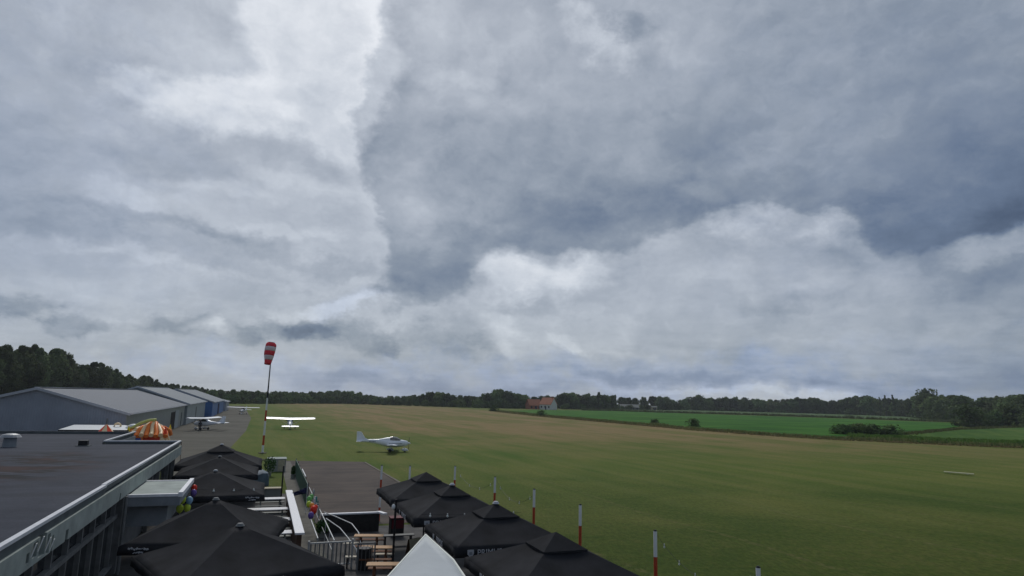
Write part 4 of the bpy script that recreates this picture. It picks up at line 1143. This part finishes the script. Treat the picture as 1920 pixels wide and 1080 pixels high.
# ================================================================== PERSON by the hangar aeroplane
def person(label, p, rz):
    t = thing('person', label, 'person', p, rz)
    V = []; E = []; Rr = []
    def j(x, y, z, r, par=None):
        V.append((x, y, z)); Rr.append(r); k = len(V) - 1
        if par is not None: E.append((par, k))
        return k
    pel = j(0, 0, .95, .15); wa = j(0, 0, 1.10, .14, pel); ch = j(0, .01, 1.32, .17, wa); nk = j(0, .01, 1.50, .06, ch)
    hd = j(0, .02, 1.60, .085, nk); hd2 = j(0, .03, 1.68, .095, hd); j(0, .02, 1.76, .06, hd2)
    for s in (-1, 1):
        hp = j(s * .10, 0, .90, .10, pel); kn = j(s * .12, .03, .50, .065, hp); an = j(s * .13, -.01, .09, .045, kn); j(s * .14, .16, .04, .04, an)
        sh = j(s * .19, .01, 1.42, .07, ch); elb = j(s * .27, -.01, 1.14, .045, sh); wr = j(s * .27, .10, .92, .03, elb); pm = j(s * .27, .13, .85, .035, wr)
        for q, (dx, ln) in enumerate(((-.03, .075), (-.01, .085), (.01, .08), (.03, .065))):
            a = j(s * .27 + dx, .145, .80, .009, pm); j(s * .27 + dx, .165, .80 - ln * .8, .008, a)
        a = j(s * .24, .165, .84, .010, pm); j(s * .235, .185, .80, .008, a)
    me = bpy.data.meshes.new('body'); me.from_pydata(V, E, []); me.materials.append(MATS['dark_cloth'])
    o = bpy.data.objects.new('body', me); COL.objects.link(o); o.parent = t
    o.modifiers.new('skin', 'SKIN'); o.modifiers.new('sub', 'SUBSURF').levels = 1
    for sv, r in zip(me.skin_vertices[0].data, Rr): sv.radius = (r, r)
    me.skin_vertices[0].data[0].use_root = True
    fc = MB(); fc.ball((0, .055, 1.655), .098, 12, 8, sc=(.82, .85, 1.15)); fc.ball((0, .142, 1.645), .018, 6, 4)
    for s in (-1, 1): fc.ball((s * .082, .03, 1.65), .025, 6, 4)
    fo = obj('face', fc, 'skin', t, True)
    ey = MB()
    for s in (-1, 1): ey.ball((s * .032, .128, 1.675), .012, 6, 4)
    ey.box((0, .135, 1.60), (.045, .012, .01)); obj('features', ey, 'hair', fo)
    obj('hair', MB().ball((0, .01, 1.71), .105, 12, 8, sc=(.9, 1, .85)), 'hair', t, True)
person('person in dark clothes standing beside the aeroplane at the hangar', at(374, 809, 0), rad(10))

# ================================================================== BOUNCY CASTLES, TENT, VAN by the hangar
def inflatable():
    p = W(-6.9, 66.2)
    t = thing('bouncy_castle', 'bouncy castle with orange striped roof and yellow arch', 'bouncy castle', p, TH)
    b = MB(); b.box((0, 0, .3), (3.4, 3.6, .6)); obj('base', b, 'purple_vinyl', t, bevel=.12)
    for (x, y) in ((-1.55, -1.65), (1.55, -1.65), (1.55, 1.65), (-1.55, 1.65)):
        s = MB(); s.cyl((x, y, 1.2), .24, 1.9, 14); obj('column', s, 'cream_vinyl' if x > 0 else 'orange_vinyl', t, True)
    obj('back_wall', MB().box((-.1, 1.55, 1.3), (2.8, .3, 1.5)), 'red_vinyl', t, bevel=.08)
    obj('front_panel', MB().box((-.85, -1.6, 1.15), (1.1, .3, 1.25)), 'orange_vinyl', t, bevel=.08)
    obj('window', MB().box((-.8, -1.78, 1.35), (.65, .05, .5)), 'blue_vinyl', t, bevel=.02)
    for k in range(9):                                    # inflated ribs, alternately orange and cream
        x = -1.84 + k * .46; m_ = 'orange_vinyl' if k % 2 == 0 else 'cream_vinyl'; top = 3.42 - .16 * abs(k - 4.6) ** 1.2
        for sg in (-1, 1):
            obj('roof_rib', MB().tube([(x * 1.02, sg * 2.0, 1.80 + .12 * (k % 2)), (x, sg * 1.5, 2.2), (x * .74, sg * .8, (top + 2.25) / 2 + .12), (x * .42 + .2, 0, top)], .25, 10, 0, .15), m_, t, True)
    for (x, y, m_) in ((-1.75, -1.85, 'yellow_vinyl'), (1.8, -1.85, 'red_vinyl'), (1.8, 1.85, 'yellow_vinyl')):
        obj('turret_tip', MB().cyl((x, y, 2.45), .24, .9, 12, r2=.03), m_, t, True)
    ar = [(-2.1, -1.0, 2.5), (-1.4, -1.1, 2.75), (-.7, -.9, 3.2), (0.0, -.6, 3.45), (.6, -.4, 3.5)]
    obj('arch', MB().tube(ar, .16, 12), 'green_vinyl', t, True)
    tail = [(1.75, -1.2, 1.7), (2.05, -1.3, 1.75), (2.2, -1.3, 1.4), (2.15, -1.3, .7)]
    obj('post_figure', MB().tube(tail, .13, 10), 'cream_vinyl', t, True)
    sl_ = MB(); rings = []
    for f in range(9):
        g_ = f / 8; x = -1.2 - 2.0 * g_; z = 2.75 - .75 * g_ + .22 * sin(g_ * 5.5)
        rings.append(ell(0, 0, .5, .26, 14)); rings[-1] = [(x, -.7 + yy, z + zz) for _, yy, zz in rings[-1]]
    obj('slide_tube', sl_.loft(rings), 'white_vinyl', t, True)
    obj('ring', MB().tube([(-3.1 + .32 * cos(a * pi / 6), -.3, 2.75 + .32 * sin(a * pi / 6)) for a in range(13)], .1, 8), 'cream_vinyl', t, True)
    obj('step', MB().box((-2.3, -1.7, .7), (1.3, 1.1, 1.4)).box((-1.85, -1.7, 1.65), (.5, 1.0, .5)), 'yellow_vinyl', t, bevel=.12)
    obj('entrance_sign', MB().tube([(.55, -1.9, 1.1), (.45, -1.95, .75), (.62, -1.95, .68), (.55, -1.9, .95)], .07, 8), 'white_vinyl', t, True)
inflatable()
def turret():
    p = at(194, 838, 0)
    t = thing('inflatable_turret', 'small red and cream pointed inflatable turret above the flat roof edge', 'inflatable', W(-10.3, 62), TH)
    obj('tower', MB().cyl((0, 0, 1.1), .75, 2.2, 16), 'orange_vinyl', t, True)
    r = MB(); n = 8
    for k in range(n):
        a0, a1 = 2 * pi * k / n + .39, 2 * pi * (k + 1) / n + .39
        r.add([(.95 * cos(a0), .95 * sin(a0), 2.15), (.95 * cos(a1), .95 * sin(a1), 2.15), (0, 0, 3.2)], [(0, 1, 2)], k % 2)
    obj('roof', r, ['red_vinyl', 'cream_vinyl'], t); obj('finial', MB().cyl((0, 0, 3.45), .09, .6, 10, r2=.07), 'frame_grey', t, True)
turret()
t = thing('party_tent', 'low white party tent roof in front of the grey hangar', 'tent', W(-11.8, 66.6), TH)
r = MB(); r.add([(-3.2, -2.4, 2.45), (3.2, -2.4, 2.45), (3.2, 2.4, 2.45), (-3.2, 2.4, 2.45), (-2.4, 0, 2.85), (2.4, 0, 2.85)], [(0, 1, 5, 4), (2, 3, 4, 5), (1, 2, 5), (3, 0, 4)])
obj('roof', r, 'white_vinyl', t).modifiers.new('cloth', 'SOLIDIFY').thickness = .02
obj('valance', MB().span((-3.2, -2.42, 2.2), (3.2, -2.405, 2.45)).span((3.205, -2.4, 2.2), (3.22, 2.4, 2.45)).span((-3.22, -2.4, 2.2), (-3.205, 2.4, 2.45)), 'dark_cloth', t)
for sx in (-3.1, 3.1):
    for sy in (-2.3, 2.3): obj('leg', MB().cyl((sx, sy, 1.2), .04, 2.4, 8), 'galvanised', t)
def van():
    t = thing('parked_car', 'white van parked by the hangar, mostly hidden behind the flat roof', 'van', W(-8.7, 58.5), TH + rad(35))
    prof = [(-2.1, .35), (2.1, .35), (2.15, .95), (1.65, 1.2), (1.2, 1.85), (.8, 2.15), (-.9, 2.28), (-1.9, 2.25), (-2.12, 2.0), (-2.15, .7)]
    rings = [[(x, y, .3 + (z - .3) * (1 if abs(y) < .8 else .94)) for x, z in prof] for y in (-.86, -.7, .7, .86)]
    obj('body', MB().loft(rings), 'plane_white', t, bevel=.04)
    g_ = MB()
    for s in (-1, 1): g_.add([(1.3, s * .875, 1.3), (.95, s * .86, 1.85), (-1.5, s * .86, 1.9), (-1.85, s * .875, 1.3), (1.3, s * .78, 1.3), (.95, s * .77, 1.85), (-1.5, s * .77, 1.9), (-1.85, s * .78, 1.3)], [(0, 1, 2, 3), (7, 6, 5, 4), (0, 3, 7, 4), (1, 5, 6, 2), (0, 4, 5, 1), (3, 2, 6, 7)])
    obj('window', g_, 'dark_glass', t)
    for x in (-1.35, 1.35):
        for s in (-1, 1):
            w = obj('wheel', MB().cyl((x, s * .78, .32), .32, .2, 18, axis='Y'), 'tyre', t, True); obj('rim', MB().cyl((x, s * .885, .32), .19, .02, 12, axis='Y'), 'grey_metal', w)
    for s in (-1, 1): obj('headlight', MB().box((2.13, s * .6, .72), (.06, .3, .14)), 'white_board', t)
van()
for lab, vv, uu in (('pale runway marker board lying on the grass at the right', None, None),):
    a, b = at(1770, 886, .1), at(1826, 890.5, .1)
    t = thing('runway_marker', lab, 'marker', (a + b) / 2, math.atan2(b.y - a.y, b.x - a.x))
    obj('board', MB().box((0, 0, .09), ((b - a).length, .5, .08)), 'marker_board', t, bevel=.02)
    obj('foot', MB().box((-.8, 0, .02), (.12, .6, .04)).box((.8, 0, .02), (.12, .6, .04)), 'grey_metal', t)

# ================================================================== HOUSES in the trees
def house(label, p, rz, w, d, he, hr, wall, roof, chim=True):
    t = thing('house', label, 'house', p, rz)
    m = MB(); m.add([(-w / 2, -d / 2, 0), (w / 2, -d / 2, 0), (w / 2, d / 2, 0), (-w / 2, d / 2, 0), (-w / 2, -d / 2, he), (w / 2, -d / 2, he), (w / 2, d / 2, he), (-w / 2, d / 2, he), (-w / 2, 0, hr), (w / 2, 0, hr)],
                     [(0, 1, 5, 4), (2, 3, 7, 6), (1, 2, 6, 9, 5), (3, 0, 4, 8, 7), (4, 5, 9, 8), (6, 7, 8, 9)])
    obj('wall', m, wall, t)
    r = MB(); k = (hr - he) / (d / 2); ov = .4
    for s in (-1, 1):
        y0, z0 = s * (d / 2 + ov), he - ov * k
        r.add([(-w / 2 - ov, y0, z0 + .05), (w / 2 + ov, y0, z0 + .05), (w / 2 + ov, 0, hr + .05), (-w / 2 - ov, 0, hr + .05), (-w / 2 - ov, y0, z0 + .25), (w / 2 + ov, y0, z0 + .25), (w / 2 + ov, 0, hr + .25), (-w / 2 - ov, 0, hr + .25)],
              [(0, 1, 2, 3), (4, 7, 6, 5), (0, 4, 5, 1), (3, 2, 6, 7), (0, 3, 7, 4), (1, 5, 6, 2)])
    ro = obj('roof', r, roof, t)
    if chim: obj('chimney', MB().box((w * .3, .3, hr + .4), (.8, .8, 1.4)), 'brick_red', ro)
    n = max(2, int(w / 3))
    for i in range(n): obj('window', MB().box((-w / 2 + (i + .5) * w / n, -d / 2 - .03, he * .5), (1.1, .08, 1.3)), 'dark_glass', t)
    obj('door', MB().box((w * .05, -d / 2 - .03, 1.05), (1.0, .1, 2.1)), 'navy', t)
    return t
hp = at(1028, 768, 0)
house('white farmhouse with an orange tiled roof in the trees', hp, rad(-38), 9.5, 8, 3.8, 8.2, 'house_white', 'roof_tile')
house('red brick farm wing with a steep roof left of the white farmhouse', hp + Vector((-10.5, 3, 0)), rad(20), 9, 8, 2.8, 6.8, 'brick_red', 'roof_tile', False)
house('long low grey barn among the trees', at(1185, 769, 0) + Vector((0, 14, 0)), rad(0), 16, 9, 2.2, 4.6, 'fascia_band', 'barn_roof', False)
house('small pale shed at the edge of the trees', at(1226, 769.5, 0), rad(5), 4.5, 4, 2.8, 3.6, 'pale_wood', 'barn_roof', False)
house('distant white roofed building behind the hangars', at(412, 752, 0) + Vector((-14, 60, 0)), rad(15), 30, 12, 4.0, 6.6, 'house_white', 'white_board', False)
house('small white house among the trees beyond the farthest aeroplane', at(452, 752, 0) + Vector((-16, 45, 0)), rad(15), 10, 8, 3.6, 6.2, 'house_white', 'hangar_roof_pale', False)

# ================================================================== TREES
def crown_mesh(name, seed, hgt, width, n, leaf, m, z0=.18, conical=0.0, col=None):
    rs = random.Random(seed); s = MB(); blobs = []
    nb = 13 if not conical else 8
    for i in range(nb):
        f = rs.random(); z = hgt * (z0 + (1 - z0) * (.08 + .84 * f))
        wid = width * (abs(sin(pi * min(1, .15 + .80 * f))) ** .7 if not conical else (1 - f) ** conical + .12)
        a = rs.random() * 2 * pi; rr = wid * .62 * rs.random() ** .5
        blobs.append((Vector((rr * cos(a), rr * sin(a), z)), wid * rs.uniform(.34, .58)))
    for i in range(n):
        c, r = rs.choice(blobs)
        d = Vector((rs.gauss(0, 1), rs.gauss(0, 1), rs.gauss(0, .85))).normalized()
        p = c + d * r * rs.choice((rs.uniform(.55, 1.1), rs.uniform(.8, 1.32)))
        if p.z < hgt * z0 * .7: continue
        sz = leaf * rs.uniform(.55, 1.35)
        nrm = (d + Vector((rs.gauss(0, .55), rs.gauss(0, .55), rs.gauss(0, .55)))).normalized()
        a = nrm.cross(Vector((rs.gauss(0, 1), rs.gauss(0, 1), rs.gauss(0, 1)))).normalized() * sz; b = nrm.cross(a) * rs.uniform(.5, .9)
        s.add([p - a, p - b * .8 + nrm * sz * .15, p + a, p + b], [(0, 1, 2, 3)])
    return s.mesh(name, m)
def trunk_mesh(name, hgt, r, seed):
    rs = random.Random(seed); s = MB()
    top = Vector((rs.uniform(-.3, .3), rs.uniform(-.3, .3), hgt * .75))
    s.tube([(0, 0, 0), top * .35, top * .7, top], r, 7, 0, r * .25)
    for i in range(4):
        f = rs.uniform(.3, .7); a = rs.random() * 2 * pi
        s.tube([top * f, top * f + Vector((cos(a) * hgt * .16, sin(a) * hgt * .16, hgt * .16))], r * .35, 5, 0, r * .1)
    return s.mesh(name, 'trunk', True)
KIND = {}
def kind(key, seed, hgt, width, n, leaf, m, **kw):
    KIND[key] = (crown_mesh('crown', seed, hgt, width, n, leaf, m, **kw), trunk_mesh('trunk', hgt, hgt * .022, seed), hgt)
for i in range(4): kind('near%d' % i, 10 + i, 16, 5.2, 5200, .40, 'leaf_dark')
for i in range(4): kind('far%d' % i, 20 + i, 13, 6.6, 1900, .75, 'leaf_dark' if i % 2 else 'leaf_mid', z0=.02)
for i in range(3): kind('bush%d' % i, 30 + i, 3.2, 3.2, 800, .32, 'leaf_bush', z0=.0)
kind('poplar', 41, 16, 1.5, 1200, .55, 'leaf_dark', z0=.05)
kind('conifer', 42, 15, 2.9, 1500, .6, 'leaf_dark', z0=.05, conical=1.0)
def tree(name, label, key, p, hgt, group, wide=1.0, cat='tree'):
    cr, tr, h0 = KIND[key]; k = hgt / h0
    t = thing(name, label, cat, (p.x, p.y, 0), random.random() * 6.28, group)
    t.scale = (k * wide, k * wide, k)
    obj('crown', cr, None, t); obj('trunk', tr, None, t)
    return t
# wood behind the hangars: the ridge line seen in the photograph fixes each height
def top_at(line, x):
    for (x0, y0), (x1, y1) in zip(line, line[1:]):
        if x0 <= x <= x1: return y0 + (y1 - y0) * (x - x0) / (x1 - x0)
    return line[0][1] if x < line[0][0] else line[-1][1]
def pxof(p):
    c = RM.transposed() @ (Vector(p) - Vector((0, 0, H))); return 960 + F * c.x / -c.z, 540 - F * c.y / -c.z
def height_for(p, y):
    d = (p.x ** 2 + p.y ** 2) ** .5
    lo, hi = 0, 60
    for _ in range(30):
        m_ = (lo + hi) / 2
        if pxof((p.x, p.y, m_))[1] > y: lo = m_
        else: hi = m_
    return lo
LEFT = [(-200, 640), (0, 645), (50, 645), (110, 655), (130, 678), (150, 680), (195, 678), (215, 700), (270, 705), (310, 718), (360, 722), (385, 728), (440, 733)]
a, b = Vector((-150, 150, 0)), Vector((-236, 520, 0))
n = 52
for i in range(n):
    for row in range(2):
        f = max(0, i + random.uniform(-.25, .25)) / n; p = a.lerp(b, f ** 1.1) + Vector((-row * 7 + random.gauss(0, 1.2), -row * 2.5, 0))
        x, _ = pxof(p); hh = height_for(p, top_at(LEFT, x)) * random.uniform(.88, 1.03) * (1.0 if row == 0 else .98)
        tree('tree', 'dark leafy tree in the dense wood behind the grey hangars', 'near%d' % random.randrange(4), p, hh, 'trees of the wood behind the hangars', random.uniform(.8, 1.05))
FAR = [(400, 730), (470, 732), (560, 735), (630, 732), (670, 733), (700, 742), (760, 742), (825, 732), (850, 740), (900, 742), (930, 730), (960, 735), (990, 742), (1035, 742), (1065, 736), (1090, 738), (1150, 742), (1170, 744),
       (1220, 744), (1240, 738), (1265, 752), (1310, 740), (1340, 744), (1400, 745), (1470, 748), (1520, 745), (1560, 750), (1610, 742), (1640, 745), (1700, 748), (1720, 744), (1740, 738), (1770, 742), (1800, 742), (1830, 746), (1860, 745), (1900, 738), (2000, 740)]
BASE = [(400, 757), (640, 757), (900, 765), (1020, 767), (1300, 770), (1560, 777), (1700, 782), (1760, 789), (1930, 798), (2050, 802)]
def far_row(x0, x1, step, back, label, group, keys, hmin=.85):
    x = x0
    while x < x1:
        yb = top_at(BASE, x); p = at(x, yb, 0); p = p * (1 + back / p.length) ; p.z = 0
        yt = top_at(FAR, x); hh = max(3.5, height_for(p, yt)) * random.uniform(hmin, 1.04)
        tree('tree', label, random.choice(keys), p, hh, group, random.uniform(.85, 1.25))
        x += step * random.uniform(.7, 1.3)
ks = ['far0', 'far1', 'far2', 'far3']
far_row(395, 700, 13, 12, 'broadleaf tree in the hazy treeline at the far end of the runway', 'trees at the far end of the runway', ks)
far_row(395, 700, 15, 34, 'broadleaf tree in the hazy treeline at the far end of the runway', 'trees at the far end of the runway', ks, .92)
far_row(705, 985, 13, 10, 'broadleaf tree in the treeline left of the red roofed farm', 'trees left of the farm', ks)
far_row(700, 985, 15, 32, 'broadleaf tree in the treeline left of the red roofed farm', 'trees left of the farm', ks, .92)
far_row(1058, 1160, 12, 8, 'broadleaf tree in the clump right of the white farmhouse', 'trees right of the farmhouse', ks)
far_row(985, 1160, 13, 38, 'broadleaf tree growing behind the farmhouse', 'trees behind the farmhouse', ks, .92)
far_row(1165, 1560, 13, 36, 'dark broadleaf tree in the treeline behind the far green crop', 'trees behind the far crop', ks)
far_row(1240, 1560, 14, 10, 'dark broadleaf tree in the treeline behind the far green crop', 'trees behind the far crop', ks, .75)
far_row(1562, 1990, 15, 8, 'dark tree in the high treeline at the right', 'trees of the treeline at the right', ks, .8)
far_row(1562, 1990, 16, 34, 'dark tree in the high treeline at the right', 'trees of the treeline at the right', ks, .93)
p = at(1153, 769, 0) * 1.03; tree('poplar_tree', 'tall thin poplar standing above the trees right of the farm', 'poplar', p, height_for(p, 735), None)
p = at(1122, 769, 0) * 1.05; tree('poplar_tree', 'slim tree top poking out of the clump right of the farmhouse', 'poplar', p, height_for(p, 729), None, 1.3)
for i, (x, y, lab) in enumerate(((1651, 742, 'shorter dark conifer, left of the three in the right treeline'), (1662, 738, 'dark conifer between two others in the right treeline'), (1676, 737, 'tallest dark conifer, right of the three in the right treeline'))):
    p = at(x, 782, 0) * 1.06; tree('conifer_tree', lab, 'conifer', p, height_for(p, y), 'conifers in the right treeline', .8)
p = at(1739, 786, 0) * 1.06; tree('tree', 'tallest tree with a tufted top in the right treeline', 'far1', p, height_for(p, 727), None, .75)
# shrubs
BUSH = ['bush0', 'bush1', 'bush2']
def shrubs(x0, x1, step, base, hgt, label, group, jit=1.5, wide=1.3):
    x = x0
    while x < x1:
        p = at(x, top_at(base, x), 0); p = p * (1 + random.gauss(0, jit) / p.length); p.z = 0
        tree('shrub', label, random.choice(BUSH), p, hgt * random.uniform(.6, 1.25), group, random.uniform(.9, wide), 'shrub')
        x += step * random.uniform(.6, 1.4)
shrubs(430, 700, 12, BASE, 4.2, 'low shrub under the trees at the far end of the runway', 'shrubs at the far end of the runway')
shrubs(700, 990, 13, BASE, 4.0, 'low shrub along the trees left of the farm', 'shrubs left of the farm')
shrubs(1060, 1560, 19, BASE, 4.2, 'low shrub in front of the trees behind the crops', 'shrubs behind the crops')
shrubs(1560, 1800, 15, BASE, 5.0, 'low shrub under the high treeline at the right', 'shrubs at the right treeline')
shrubs(1815, 1990, 22, [(1800, 799), (1990, 804)], 8.0, 'big dark bush at the end of the right crop', 'big bushes at the right edge', 4, 1.2)
shrubs(1582, 1680, 9, [(1580, 816), (1690, 819)], 2.3, 'bush in the wide dark clump at the crop edge', 'bushes of the clump at the crop edge', 1.2, 1.7)
for x, y, h_, lab in ((1300, 801, 2.2, 'lone small bush leaning at the crop edge'), (1015, 780, 2.2, 'small bush at the far corner of the crop'), (925, 771, 2.6, 'round bush near the far end of the crop'), (1228, 797, 1.6, 'low wide bush at the crop edge left of the lone bush')):
    p = at(x, y, 0); tree('shrub', lab, 'bush1', p, h_, None, 1.2, 'shrub')

# ================================================================== HAZE
def haze():
    m = bpy.data.materials.new('haze_air'); m.use_nodes = True
    nt = m.node_tree
    for n_ in list(nt.nodes): nt.nodes.remove(n_)
    o = nt.nodes.new('ShaderNodeOutputMaterial'); v = nt.nodes.new('ShaderNodeVolumePrincipled')
    v.inputs['Color'].default_value = (.86, .92, 1.0, 1); v.inputs['Density'].default_value = .00014; v.inputs['Anisotropy'].default_value = .2
    nt.links.new(v.outputs[0], o.inputs['Volume'])
    MATS['haze_air'] = m
    tag(obj('haze', MB().span((-1850, -350, -1), (1850, 1850, 36)), 'haze_air'), kind='stuff')
haze()
